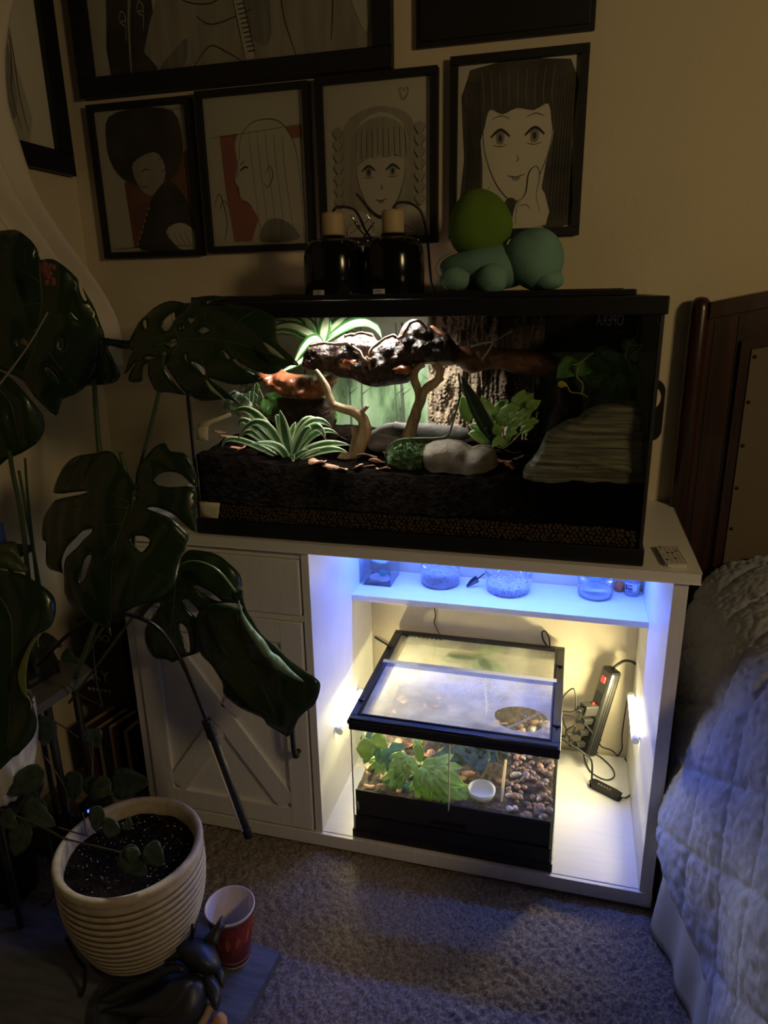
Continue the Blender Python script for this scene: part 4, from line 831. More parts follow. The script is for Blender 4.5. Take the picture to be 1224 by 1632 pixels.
b = MB(); b.blob((.563, -.19, zb+.132), (.066, .062, .068), 4, .10, 1.6, 5); part('green_top', b, M_pg, pl, smooth=True)
b = MB(); b.blob((.583, -.195, zb+.047), (.100, .062, .046), 4, .12, 1.8, 2); part('body', b, M_pt, pl, smooth=True)
b = MB(); b.blob((.680, -.215, zb+.061), (.058, .056, .060), 4, .10, 1.7, 8); part('body', b, M_pt, pl, smooth=True)
for (x, y, z, r_) in ((.523, -.235, zb+.026, (.034, .030, .025)), (.600, -.255, zb+.024, (.032, .030, .030)), (.712, -.235, zb+.020, (.030, .028, .020))):
    b = MB(); b.blob((x, y, z), r_, 3, .1, 2, 4); part('foot', b, M_pt, pl, smooth=True)
b = MB(); b.tube([(.583+.0995*math.cos(g)*1.0, -.195-.060*abs(math.cos(g*.0)), zb+.047+.040*math.sin(g)) for g in np.linspace(2.2, 3.6, 8)], .0008, 5); part('seam', b, mat('seam_thread', (.08, .2, .17), .9), pl)
# ---------------------------------------------------------------- light strip and tubes in the open bay
M_strip = mat('blue_led_glow', (.8, .85, 1), .5, emit=(0.35, 0.5, 1.0), estr=8.0)
st_ = thing('led_strip', 'blue white light strip glued under the cabinet top above the shelf', 'light strip', (0.615, -0.17, 0.746))
b = MB(); b.box((0.27, -0.178, 0.7475), (0.96, -0.162, 0.7525)); part('strip_housing', b, M_white, st_)
b = MB()
for k in range(24): x = .285+k*.0287; b.box((x, -.174, .7462), (x+.018, -.166, .7476))
part('strip_diodes', b, M_strip, st_)
a_ = area('strip_light', (0.615, -0.17, 0.7455), (0.615, -0.235, 0.0), 0.68, 0.02, 4.4, (0.065, 0.17, 1.0), 2.9)
M_tube = mat('lit_tube', (1, 1, 1), .5, emit=(1.0, 0.92, 0.66), estr=9.0)
def tube_light(label, pa, pb, nx, power):
    pa, pb = Vector(pa), Vector(pb); c = (pa+pb)/2; d = (pb-pa).normalized()
    t = thing('tube_light', label, 'light', c)
    m = MB(); m.tube([pa, pb], .0085, 14); part('lit_tube', m, M_tube, t, smooth=False)
    for u_, v_ in ((pa-d*.012, pa), (pb, pb+d*.012)): m = MB(); m.tube([u_, v_], .0095, 14); part('end_cap', m, mat('tube_cap', (.75, .75, .73), .5), t, bevel=.001)
    m = MB(); q = Vector((-nx*.0095, 0, 0)); m.box(*( (min(a, c_) for a, c_ in zip(pa+q-Vector((.002, 0, .006)), pb+q-Vector((.002, 0, .006)))), (max(a, c_) for a, c_ in zip(pa+q+Vector((.002, .001, .006)), pb+q+Vector((.002, .001, .006)))))) if False else m.tube([pa+q, pb+q], .0045, 6); part('mounting_bar', m, M_white, t)
    l = bpy.data.lights.new('tube_glow', 'AREA'); l.shape = 'RECTANGLE'; l.size = .018; l.size_y = (pb-pa).length; l.energy = power; l.color = (1.0, 0.84, 0.42); l.spread = PI
    o = bpy.data.objects.new('tube_glow', l); COL.objects.link(o); z = Vector((-nx, 0, 0)); yv = d; xv = yv.cross(z)
    o.matrix_world = Matrix.Translation(c + Vector((nx*.0105, 0, 0))) @ Matrix((xv, yv, z)).transposed().to_4x4(); return t
def tl_(px0, px1, X): return at(px0[0], px0[1], 'x', X), at(px1[0], px1[1], 'x', X)
pa, pb = tl_((1006, 1112), (1012, 1176), 0.962); tube_light('lit white tube light on the right wall of the cabinet bay', pa, pb, -1, 2.4)
pa, pb = tl_((575, 1104), (543, 1162), 0.267); tube_light('lit white tube light on the left wall of the cabinet bay', pa, pb, 1, 2.1)
# ---------------------------------------------------------------- small terrarium
SX0, SX1, SY0, SY1, SZ, ST = 0.332, 0.788, -0.475, -0.022, ZF+.001, 0.3625
SY0 = -0.462
tt = thing('small_terrarium', 'small black framed glass terrarium with fogged lid inside the cabinet bay', 'terrarium', (0.56, -.245, SZ))
rim(SZ, SZ+.022, .003, .016, 'bottom_frame', tt, SX0, SX1, SY0, SY1)
b = MB(); b.box((SX0, SY0, SZ+.003), (SX1, SY1, SZ+.008)); part('floor_pane', b, M_black, tt)
b = MB(); b.box((SX0+.004, SY0-.001, SZ+.02), (SX1-.004, SY0+.006, .100)); b.box((SX0+.19, SY0-.006, .108), (SX0+.265, SY0+.002, .118)); part('front_plinth', b, M_black, tt, bevel=.001)
# top frame: outer frame and hinged lid rails
rim(ST-.030, ST-.006, .003, .020, 'top_frame', tt, SX0, SX1, SY0, SY1)
M_sat = mat('satin_black_lid', (0.010, 0.010, 0.012), .28)
b = MB(); R_o = .010
for (x0, x1, y0, y1) in ((SX0-.004, SX1+.004, SY0-.012, SY0+.014), (SX0-.004, SX1+.004, SY1-.016, SY1+.004), (SX0-.004, SX0+.014, SY0+.014, SY1-.016), (SX1-.016, SX1+.004, SY0+.014, SY1-.016)):
    m = MB(); m.box((x0, y0, ST-.010), (x1, y1, ST)); part('lid_rail', m, M_sat, tt, bevel=.002)
m = MB(); m.tube([(SX0+.002, SY0-.006, ST+.001), (SX1-.002, SY0-.006, ST+.001)], .0045, 10); part('front_bead', m, M_sat, tt, smooth=True)
m = MB(); m.tube([(SX0+.016, SY0+.018, ST-.001), (SX1-.018, SY0+.018, ST-.001), (SX1-.018, SY1-.018, ST-.001), (SX0+.016, SY1-.018, ST-.001), (SX0+.016, SY0+.018, ST-.001)], .0035, 8); part('inner_gasket', m, M_black, tt, smooth=True)
for (x, y) in ((SX0+.006, SY0+.075), (SX1-.006, SY0+.075), (SX0+.006, SY1-.10), (SX1-.006, SY1-.10)):
    m = MB(); m.blob((x, y, ST+.001), (.010, .007, .004), 2, 0); m.box((x-.002, y-.009, ST-.001), (x+.002, y+.009, ST+.006)); part('lid_clip', m, M_black, tt, smooth=False)
for k in range(9): m = MB(); m.box((SX0+.03+k*.012, SY1-.024, ST-.004), (SX0+.037+k*.012, SY1-.016, ST+.001)); part('cable_notch', m, M_black, tt)
# fogged lid panes with a wiped round window
M_fog = glassmat('fogged_glass', refl=1.0, fog=.60, fogcol=(.84, .86, .80), fogscale=14)
hc = (0.703, -0.372)
def lidpane(x0, x1, y0, y1, hole):
    m = MB(); out = [(x0, y0), ((x0+x1)/2, y0), (x1, y0), (x1, (y0+y1)/2), (x1, y1), ((x0+x1)/2, y1), (x0, y1), (x0, (y0+y1)/2)]
    hl = [[(hc[0]+.058*math.cos(t)*(1+.05*math.sin(3*t)), hc[1]+.048*math.sin(t)) for t in np.linspace(0, 2*PI, 24, endpoint=False)]] if hole else []
    vs = [Vector(v) for v in out] ; es = [(i, (i+1) % 8) for i in range(8)]
    for h in hl: k = len(vs); vs += [Vector(v) for v in h]; es += [(k+i, k+(i+1) % len(h)) for i in range(len(h))]
    r = delaunay_2d_cdt(vs, es, [], 0, 1e-6); T = [f for f in r[2] if not (hole and inpoly(np.array([[sum(r[0][i][q] for i in f)/3 for q in (0, 1)]]), hl[0])[0])]
    m.add([(v[0], v[1], ST-.0042) for v in r[0]], [tuple(f) for f in T]); part('fogged_pane', m, M_fog, tt)
YB = -0.205
lidpane(SX0+.012, SX1-.014, SY0+.014, YB, True); lidpane(SX0+.012, SX1-.014, YB, SY1-.014, False)
m = MB(); m.add([(SX0+.012, SY0+.014, ST-.003), (SX1-.014, SY0+.014, ST-.003), (SX1-.014, SY1-.014, ST-.003), (SX0+.012, SY1-.014, ST-.003)], [(0,1,2,3)]); part('lid_pane', m, glassmat('lid_glass', refl=1.6), tt)
m = MB(); m.prism([(SX0+.010, YB-.014, ST-.002), (SX0+.010, YB-.008, ST+.005), (SX0+.010, YB+.004, ST+.007), (SX0+.010, YB+.012, ST-.002)], (1, 0, 0), SX1-SX0-.022)
part('hinge_strip', m, glassmat('blue_shade_hinge_strip', (.70, .76, .92), refl=1.3, rough=.12, fog=.22, fogcol=(.35, .42, .60)), tt, smooth=False)  # the strip's blue tint paints in the shadow band along it
dr = MB(); rr = random.Random(11); oc = [(1,0,0),(0,1,0),(-1,0,0),(0,-1,0),(0,0,.8)]
for k in range(1500):
    x, y = rr.gauss(.575, .085), rr.gauss(-.27, .035)
    if k % 4 == 0: x, y = rr.uniform(SX0+.03, SX1-.03), rr.uniform(SY0+.03, SY1-.03)
    if not (SX0+.02 < x < SX1-.02 and SY0+.02 < y < SY1-.02) or abs(y-YB) < .014: continue
    s = rr.uniform(.0006, .0018); dr.add([(x+s*a_[0], y+s*a_[1], ST-.0028+s*.5*a_[2]) for a_ in oc], [(0,1,4),(1,2,4),(2,3,4),(3,0,4)])
stuff(part('condensation_drops', dr, mat('water_drop', (.75, .8, .9), .05, coat=1.0), tt, smooth=True))
# glass walls, sliding doors
M_g2 = glassmat('side_glass', (.97, .99, .97), refl=.5, fog=.04, fogcol=(.8, .85, .8))
for (x0, y0, x1, y1, z0, nm) in ((SX0+.002, SY1-.001, SX1-.002, SY1-.001, SZ+.01, 'pane'), (SX0+.002, SY0+.004, SX0+.002, SY1-.003, SZ+.01, 'pane'), (SX1-.002, SY0+.004, SX1-.002, SY1-.003, SZ+.01, 'pane'), (SX0+.004, SY0+.003, .5575, SY0+.003, .10, 'front_door_pane'), (.5585, SY0+.003, SX1-.004, SY0+.003, .10, 'front_door_pane')):
    m = MB(); m.add([(x0, y0, z0), (x1, y1, z0), (x1, y1, ST-.012), (x0, y0, ST-.012)], [(0,1,2,3)]); part(nm, m, M_g2, tt)
M_edge = mat('glass_edge', (.45, .55, .48), .3)
m = MB(); m.box((.5568, SY0-.0005, .155), (.5592, SY0+.004, ST-.03)); part('door_edge', m, mat('pale_glass_edge', (.65, .68, .60), .4), tt)
for x in (SX0+.0012, SX1-.0012):
    m = MB(); m.box((x-.0012, SY0+.001, SZ+.02), (x+.0012, SY0+.004, ST-.03)); part('glass_edge', m, M_edge, tt)
m = MB(); m.box((SX0+.006, SY0+.0045, .10), (SX1-.006, SY0+.006, .168)); part('dark_lower_film', m, M_blackm, tt)
for x, z in ((SX0+.010, .125), (SX0+.011, .118)):
    m = MB(); m.box((x, SY0-.001, z), (x+.004, SY0+.0005, z+.014)); part('door_stop', m, mat('door_stop', (.5, .5, .5), .4), tt)
# substrate
def g2(x, y): return .165 + .012*nz((x, y, 1), 16) + .005*nz((x, y, 5), 60) + .030*max(0, (y+.33))/.3 + (-.006 if x > .68 else 0)
tag(part('soil_bed', soilblock(SX0+.006, SX1-.006, SY0+.008, SY1-.006, .100, g2, 70, 60), mat('bark_soil', (0.025, 0.016, 0.012), .9, col2=(0.09, 0.06, 0.045), scale=70, bump=1.0, bscale=90, bdist=.008), smooth=True), 'crumbly brown soil filling the small terrarium', 'soil', kind='stuff')
pellets('clay_balls', 'layer of brown clay balls low in the small terrarium', SX0+.012, SX1-.012, SY0+.0095, -.40, SZ+.012, .092, .0046, .0085, M_clay, 4)
# pebbles
pm = [mat('pebble_tan', (.34, .19, .125), .5), mat('pebble_grey', (.25, .21, .20), .5), mat('pebble_rose', (.20, .12, .115), .5), mat('pebble_pale', (.55, .50, .45), .6), mat('pebble_dark', (.14, .09, .075), .6)]
protos = []
for k in range(6):
    m = MB(); m.blob((0, 0, 0), (1, .8, .6), 2, .2, 3, k+2); me_ = None; protos.append(m)
meshes = {}
for i in range(150):
    for _ in range(30):
        x, y = rr.uniform(.682, .778), rr.uniform(-.448, -.10)
        if True: break
    ki, mi_ = i % 6, rr.choice([0, 0, 1, 2, 2, 3, 4, 4]); lay = rr.choice((0, 0, 1))
    if (ki, mi_) not in meshes:
        me = bpy.data.meshes.new('pebble'); me.from_pydata(protos[ki].v, [], protos[ki].f); me.materials.append(pm[mi_]); me.polygons.foreach_set('use_smooth', [True]*len(me.polygons)); meshes[ki, mi_] = me
    o = bpy.data.objects.new('pebble', meshes[ki, mi_]); COL.objects.link(o); s = rr.uniform(.006, .0115); o.scale = (s, s, s); o.rotation_euler = (rr.uniform(-.4, .4), rr.uniform(-.4, .4), rr.uniform(0, 6))
    o.location = (x, y, g2(x, y)+.003+lay*.005); pn = ('tan', 'grey', 'rose brown', 'pale', 'dark brown')[mi_]; tag(o, 'small smooth '+pn+' pebble in the right strip of the small terrarium', 'pebble', pn+' pebbles in the right strip of the small terrarium')
p0, p1 = at(806, 1214, 'z', .182), at(799, 1282, 'z', .176)
m = MB(); m.tube([(p0.x, p0.y, .186), ((p0.x+p1.x)/2, (p0.y+p1.y)/2, .184), (p1.x, p1.y, .182)], [.003, .0035, .003], 7); tag(part('dividing_stick', m, mat('pale_stick', (.55, .42, .26), .7, bump=.4, bscale=60), smooth=True), 'thin pale stick between the pebbles and the soil in the small terrarium', 'stick')
dc_ = at(768, 1256, 'z', .19)
m = MB(); m.lathe([(0, .004), (.024, .004), (.029, .018), (.0295, .020), (.031, .0195), (.030, .010), (.026, 0), (0, 0)], (dc_.x, dc_.y, .170), 36); tag(part('water_dish', m, mat('white_dish', (.72, .73, .72), .35, bump=.2, bscale=60), smooth=True), 'round white plastic water dish on the soil of the small terrarium', 'dish')
# litter in the terrarium
for i in range(95):
    x, y = rr.uniform(SX0+.02, .67), rr.uniform(-.44, -.08)
    if i < 16: x, y = rr.uniform(SX0+.015, .44), rr.uniform(-.445, -.30)
    if abs(x-dc_.x) < .038 and abs(y-dc_.y) < .038: continue
    ci = rr.choice((0, 1, 2, 0)); cn_ = ('dark brown', 'pale tan', 'rust coloured')[ci]; chip(cn_+' dry leaf scrap on the soil of the small terrarium', cn_+' litter in the small terrarium', x, y, g2(x, y)+.007, rr.uniform(.018, .036), M_chips[ci], rr.uniform(0, 6), rr.uniform(-.5, .5), 'leaf litter')
# plants
G4 = mat('bright_vivarium_green', (.26, .50, .06), .4, col2=(.42, .66, .14), scale=22, tl=.25, coat=.1)
G5 = mat('blue_green_leaf', (.08, .22, .09), .4, col2=(.14, .32, .14), scale=26, tl=.15, coat=.1)
G6 = mat('yellow_green_leaf', (.34, .50, .06), .45, tl=.3)
vp = thing('lobed_green_plant', 'bushy bright green lobed leaf plant in the front left of the small terrarium', 'plant', (.47, -.36, .17))
def lobed(t_, c, d, up, L, m_, lobes=5, spread=1.1, prof=ovateP, wd=.5, name='leaf'):
    c, d, up = Vector(c), Vector(d).normalized(), Vector(up).normalized(); s = d.cross(up).normalized(); m = MB()
    for k in range(lobes):
        a = (k-(lobes-1)/2)*spread/(lobes-1)*2 if lobes > 1 else 0; dd = d*math.cos(a)+s*math.sin(a); l = L*(1-.22*abs(a)); q = bez(c, c+dd*l*.5+up*l*.10, c+dd*l-up*l*.12, 7); ribbon(m, q, l*wd*rnd.uniform(.75, 1.05), prof, hint=up, fold=.15, wave=.28)
    m.v = [(max(a, SX0+.0045), max(c_, SY0+.009), min(e, ST-.014)) for a, c_, e in m.v]
    return part(name, m, m_, t_, smooth=True, solid=.0006)
for (px, py, z, dx, dy, L, mt) in [(672,1222,.235,.6,-.6,.075,0),(650,1205,.25,-.2,-.8,.060,0),(690,1225,.24,1,-.3,.080,0),(700,1248,.215,.9,-.8,.065,0),(720,1262,.19,.8,-1,.06,0),(662,1185,.26,.1,.5,.055,0),(640,1228,.225,-.7,-.6,.055,0),(630,1245,.20,-.3,-1,.050,1),(660,1255,.20,0,-1,.055,0),(685,1262,.195,.4,-1,.055,1),(612,1212,.22,-.6,-.6,.045,0),(675,1240,.215,.2,-.9,.06,0),(618,1192,.24,.4,-.8,.06,1),(600,1180,.25,-.5,-.7,.065,1),(590,1196,.215,-.5,-.7,.04,0),(645,1250,.20,.3,-.9,.05,1)]:
    c = at(px, py, 'z', z); c = at(px, py, 'y', -.418) if c.y < -.418 else c; lobed(vp, c, (dx, dy*.45, -.30), (0, -.6, .9), L, (G4, G5)[mt]); m = MB(); m.tube(bez((.47+rnd.uniform(-.03, .03), -.34+rnd.uniform(-.02, .02), .168), (c.x, c.y+.01, (z+.17)/2), c, 6), .0013, 6); part('leaf_stalk', m, G3p, vp, smooth=True)
vq = thing('yellow_green_plant', 'yellow green leaf pressed into the upper left corner of the small terrarium', 'plant', (.355, -.40, .2))
for (px, py, z, dx, dy, L) in [(580,1176,.275,.3,-.6,.055),(572,1168,.27,-.3,-.7,.050),(592,1172,.28,.9,-.2,.045)]:
    lobed(vq, at(px, py, 'z', z), (dx, dy, -.5), (0, -.5, .8), L, G6, 1, wd=.9)
m = MB(); m.tube(bez((.37, -.36, .168), (.36, -.38, .22), at(580, 1172, 'z', .275), 6), .0015, 6); part('leaf_stalk', m, G3p, vq, smooth=True)
vr = thing('dark_crinkled_plant', 'dark blue green crinkled leaf plant behind the white dish', 'plant', (.60, -.2, .18))
for (px, py, z, dx, dy, L) in [(735,1185,.24,.5,-.8,.075),(760,1190,.235,.2,-.8,.08),(750,1178,.25,.9,-.3,.07),(725,1200,.22,-.4,-.8,.06),(775,1182,.235,.8,-.3,.065)]:
    c = at(px, py, 'z', z); lobed(vr, c, (dx, dy, -.1), (0, -.3, 1), L, mat('crinkled_dark_leaf', (.025, .07, .03), .45, bump=.8, bscale=160, bdist=.002, tl=.1), 3, .7, wd=.7); m = MB(); m.tube(bez((.60, -.2, .178), (c.x, c.y+.02, .21), c, 6), .0013, 6); part('leaf_stalk', m, G3p, vr, smooth=True)
# leaf seen through the fogged lid, and sticks under the wiped window
vs_ = thing('broad_leaf_plant', 'plant with broad pale green leaves touching the fogged lid at the back', 'plant', (.60, -.13, .19))
for (px, py, ex, ey, wd) in ((700, 1050, 768, 1052, .045), (800, 1032, 756, 1046, .045), (752, 1052, 806, 1078, .075)):
    c, e = at(px, py, 'z', ST-.014), at(ex, ey, 'z', ST-.014); m = MB(); ribbon(m, bez(c, (c+e)/2, e, 8), wd, ovateP, hint=(0, 0, 1), fold=.05); part('leaf', m, G4, vs_, smooth=True, solid=.0008)
m = MB(); m.tube(bez((.60, -.13, .19), (.61, -.15, .27), at(760, 1052, 'z', ST-.016), 8), .002, 6); part('stem', m, G3p, vs_, smooth=True)
for lab, pts in (('pale straight stick under the wiped round window of the lid', [(800,1165,.33),(860,1137,.345)]), ('thin curved pale root under the wiped round window of the lid', [(856,1136,.345),(866,1150,.335),(862,1170,.325)])):
    m = MB(); m.tube(curve3([at(x, y, 'z', z) for x, y, z in pts], 4), .0024, 7); tag(part('stick', m, M_br, smooth=True), lab, 'stick')
# ---------------------------------------------------------------- items on the shelf
M_clear = glassmat('clear_plastic', (.93, .95, 1), refl=1.2, fog=.10, fogcol=(.85, .88, .95))
M_flake = mat('white_pebble_flakes', (.62, .60, .60), .7); M_flake2 = mat('pink_flakes', (.55, .30, .28), .7)
def tub(label, pxb, r, h, fill, n, lid=None, flare=1.0, seed=1):
    c = at(pxb[0], pxb[1], 'z', ZS); cx, cy = c.x, min(c.y + r, -0.008 - r*flare); t = thing('plastic_tub', label, 'tub', (cx, cy, ZS+.0005)); z = ZS+.0005
    m = MB(); m.lathe([(0, .001), (r*.93, .001), (r, .006), (r*flare, h), (r*flare+.002, h+.001), (r*flare+.001, h-.003)], (cx, cy, z), 40); part('wall', m, M_clear, t, smooth=True)
    q = random.Random(seed); m = MB(); m2 = MB()
    for i in range(n):
        a, d = q.uniform(0, 2*PI), r*.93*math.sqrt(q.random()); 
        if i % 3 == 0: d = r*.93
        s = q.uniform(.0012, .0026); p = (cx+d*math.cos(a), cy+d*math.sin(a), z+.004+q.random()*fill); tgt = m2 if q.random() < .18 else m
        tgt.add([(p[0]+s*v[0]*q.uniform(.6, 1.5), p[1]+s*v[1]*q.uniform(.6, 1.5), p[2]+s*(v[2] if k < 5 else -1)) for k, v in enumerate(oc)] + [(p[0], p[1], p[2]-s)], [(0,1,4),(1,2,4),(2,3,4),(3,0,4),(1,0,5),(2,1,5),(3,2,5),(0,3,5)])
    if n: stuff(part('fill_flakes', m, M_flake, t)); stuff(part('fill_flakes', m2, M_flake2, t)); m = MB(); m.lathe([(0, .003), (r*.86, .003), (r*.88, fill*.85), (0, fill*.9)], (cx, cy, z), 30); stuff(part('fill_core', m, mat('tub_fill', (.42, .38, .40), .8, col2=(.6, .58, .6), scale=160), t))
    return t, (cx, cy, z)
tub('round clear tub of white and pink flakes on the shelf, second item from the left', (700, 933), .052, .075, .030, 1500, seed=2)
tub('wide clear tub of pale pebbles on the shelf beside the dark scoop', (808, 948), .056, .050, .020, 1400, flare=1.08, seed=3)
t, c = tub('empty looking clear round bowl on the shelf left of the small bottle', (948, 948), .043, .060, .012, 0, flare=1.05)
m = MB(); m.lathe([(0, .046), (.024, .046), (.025, .060), (0, .062)], c, 28); part('blue_lid_disc', m, mat('blue_disc', (.10, .30, .55), .4), t, smooth=True)
m = MB(); m.lathe([(0, .002), (.036, .002), (.038, .018), (0, .020)], c, 28); part('white_contents', m, mat('white_contents', (.75, .77, .8), .7), t, smooth=True)
c0, c1 = at(572, 929, 'z', ZS), at(622, 937, 'z', ZS); bx = thing('clear_box', 'clear square plastic box with small odds and ends on the left end of the shelf', 'box', ((c0.x+c1.x)/2+.004, -.08, ZS+.0005))
xa, xb, ya, yb, za = max(c0.x, XI0+.012), c1.x, c1.y+.004, -.02, ZS+.0005; h = .085
for p, q, nm in (((xa, ya), (xb, ya), 'front_wall'), ((xa, yb), (xb, yb), 'rear_wall'), ((xa, ya), (xa, yb), 'side_wall'), ((xb, ya), (xb, yb), 'side_wall')):
    m = MB(); m.add([(*p, za), (*q, za), (*q, za+h), (*p, za+h)], [(0,1,2,3)]); part(nm, m, M_clear, bx)
m = MB(); m.box((xa, ya, za), (xb, yb, za+.002)); part('base', m, M_clear, bx)
m = MB(); m.tube([(xa, ya, za+h), (xb, ya, za+h), (xb, yb, za+h), (xa, yb, za+h), (xa, ya, za+h)], .0016, 6); part('box_rim', m, M_clear, bx)
for lab, cc_, r_, m_ in (('small teal lump inside the clear box on the shelf', ((xa+xb)/2+.012, ya+.02, za+.030), (.012, .008, .009), mat('teal_item', (.05, .4, .35), .6)), ('round pale green disc lying in the clear box', ((xa+xb)/2, ya+.045, za+.055), (.024, .02, .008), mat('pale_green_item', (.4, .5, .4), .7)), ('flat white shell shaped scrap at the bottom of the clear box', ((xa+xb)/2, ya+.025, za+.013), (.030, .016, .010), mat('white_item', (.65, .65, .65), .7)), ('reddish brown scrap under the white scrap in the clear box', ((xa+xb)/2-.012, ya+.018, za+.006), (.018, .010, .004), M_chips[1])):
    m = MB(); m.blob(cc_, r_, 3, .25, 4, seed=r_[0]*900); tag(part('small_item', m, m_, smooth=True), lab, 'trinket')
sc = thing('scoop', 'small dark plastic scoop leaning between the two round tubs', 'scoop', at(750, 934, 'z', ZS)); q0 = at(744, 935, 'z', ZS+.003); q1 = at(764, 915, 'z', ZS+.022); q1.y = q0.y+.012; q2 = q1 + Vector((.022, .006, .020))
m = MB(); ribbon(m, bez(q0, (q0+q1)/2+Vector((0, 0, .004)), q1, 8), .018, lambda t: .25+.75*math.sin(PI*min(1, t*1.1)*.5), hint=(0, -1, .5), fold=.5); part('scoop_blade', m, mat('dark_navy_plastic', (.01, .012, .02), .35), sc, smooth=True, solid=.0012)
m = MB(); m.tube([q1, q2], .0018, 8); part('scoop_handle', m, mat('dark_navy_plastic', (.01, .012, .02), .35), sc, smooth=True)
cb = at(1007, 951, 'z', ZS); cb.y += .013; bt = thing('supplement_bottle', 'small clear bottle with a printed label at the right end of the shelf', 'bottle', (cb.x, cb.y, ZS+.0005)); z = ZS+.0005
cb.x = min(cb.x, XI1-.022)
m = MB(); m.lathe([(0, 0), (.0165, .0), (.0175, .003), (.0175, .040), (.015, .047), (.009, .052), (.009, .056), (0, .056)], (cb.x, cb.y, z), 28); part('bottle_body', m, mat('bottle_tint', (.20, .22, .30), .2, coat=.6), bt, smooth=True)
m = MB(); m.lathe([(.0178, .010), (.0180, .010), (.0180, .036), (.0178, .036)], (cb.x, cb.y, z), 28, mfun=lambda i: 0); lb = part('printed_label', m, mat('bottle_label', (.40, .42, .40), .5), bt, smooth=True)
for k, (g, zz, w_, h_, col) in enumerate(((-1.95, .030, .010, .004, 'r'), (-1.95, .021, .011, .006, 'b'), (-1.25, .024, .007, .018, 'y'), (-1.9, .014, .010, .002, 'b'), (-2.5, .024, .006, .014, 'b'))):
    mm = {'r': mat('label_red', (.5, .05, .04), .5), 'b': mat('label_navy', (.03, .05, .2), .5), 'y': mat('label_cream', (.6, .58, .40), .5)}[col]
    m = MB(); V = []
    for i in range(4):
        a = g + (i-1.5)*w_/.018/3
        for s_ in (-1, 1): V.append((cb.x+.0183*math.cos(a), cb.y+.0183*math.sin(a), z+zz+s_*h_/2))
    m.add(V, [(2*i, 2*i+2, 2*i+3, 2*i+1) for i in range(3)]); part('label_print', m, mm, lb)
m = MB(); m.lathe([(0, .056), (.0115, .056), (.0115, .070), (0, .071)], (cb.x, cb.y, z), 24); part('bottle_cap', m, mat('bottle_cap', (.4, .42, .45), .5), bt, smooth=True)
m = MB(); m.blob((cb.x-.030, cb.y+.012, z+.015), (.013, .010, .015), 3, .2, 3, 3); tag(part('orange_item', m, mat('orange_item', (.55, .16, .05), .6), smooth=True), 'small orange object on the shelf just left of the bottle', 'trinket')
# ---------------------------------------------------------------- remote
rc = thing('remote_control', 'white slim remote control on the right front of the cabinet top', 'remote', (.972, -.41, CT))
ra, rb_, rcn, rd = Vector((.949, -.357, 0)), Vector((.958, -.455, 0)), Vector((.996, -.453, 0)), Vector((.988, -.352, 0))
def rq(u, v): return ra.lerp(rd, u).lerp(rb_.lerp(rcn, u), v)
out = [rq(u, v) for u, v in [(.12,0),(.88,0),(1,.05),(1,.95),(.88,1),(.12,1),(0,.95),(0,.05)]]
m = MB(); m.prism([(p.x, p.y, CT+.0006) for p in out], (0, 0, 1), .0065); part('remote_body', m, mat('remote_white', (.62, .60, .54), .45), rc, bevel=.002)
for i in range(4):
    for j in range(9):
        if (j == 3 and i in (0, 3)): continue
        c = rq(.17+i*.22, .09+j*.098); dk = (i+j*2) % 7 == 0 or j == 3
        m = MB(); m.lathe([(0, .0012), (.0021, .0012), (.0026, 0)], (c.x, c.y, CT+.0070), 10, M=Matrix.Scale(1.15, 4, (1, 0, 0))); part('remote_button', m, M_black if dk else mat('remote_button_grey', (.34, .33, .30), .5), rc)
# ---------------------------------------------------------------- power strip and cables
ps = thing('power_strip', 'black power strip leaning against the wall in the lit cabinet bay', 'power strip', (.89, -.05, ZF))
P1, P0 = at(974, 1072, 'y', -.040), at(938, 1190, 'y', -.060); d = (P1-P0).normalized(); P0 = P0 - d*.02; P1 = P1 + d*.012; Lp = (P1-P0).length
nvec = Vector((-.80, -.60, 0)); nvec = (nvec - d*nvec.dot(d)).normalized(); sv = d.cross(nvec).normalized()
def pbox(u0, u1, v0, v1, w0, w1): 
    M_ = Matrix((( sv.x, nvec.x, d.x, P0.x), (sv.y, nvec.y, d.y, P0.y), (sv.z, nvec.z, d.z, P0.z), (0, 0, 0, 1))); m = MB(); m.box((u0, v0, w0), (u1, v1, w1), M=M_); return m
part('housing', pbox(-.022, .022, -.017, .017, 0, Lp), mat('strip_black', (.03, .03, .028), .4), ps, bevel=.008)
for u in (-.0225, .0225):
    for v in (-.008, 0, .008): part('housing_groove', pbox(u-.0006, u+.0006, v-.0006, v+.0006, .01, Lp-.02), M_black, ps)
for k in range(5): w_ = .030+k*.036; part('socket_face', pbox(-.015, .015, .0165, .0180, w_-.013, w_+.013), M_blackm, ps, bevel=.003)
part('rocker_switch', pbox(-.007, .007, .017, .021, Lp-.040, Lp-.022), mat('red_switch', (.5, .02, .02), .3, emit=(1, .05, .03), estr=1.2), ps, bevel=.001)
adb = P0 + d*(.030+3*.036) + nvec*.018
def plug(label, k, size, name='plug', ln=.03):
    w_ = .030+k*.036; t = thing(name, label, 'plug', P0 + d*w_ + nvec*.018); m = pbox(-size, size, .0185, .0185+ln, w_-size, w_+size); part('plug_body', m, mat('strip_black', (.03, .03, .028), .4), t, bevel=.002)
    for j in range(4): part('strain_ring', pbox(-size*.5, size*.5, .0195+ln+j*.005, .0220+ln+j*.005, w_-size*.5, w_+size*.5), M_blackm, t, bevel=.0005)
    return P0 + d*w_ + nvec*(.0185+ln+.02)
e3 = plug('square black adapter block with a red light on the power strip', 3, .014, 'power_adapter', .042)
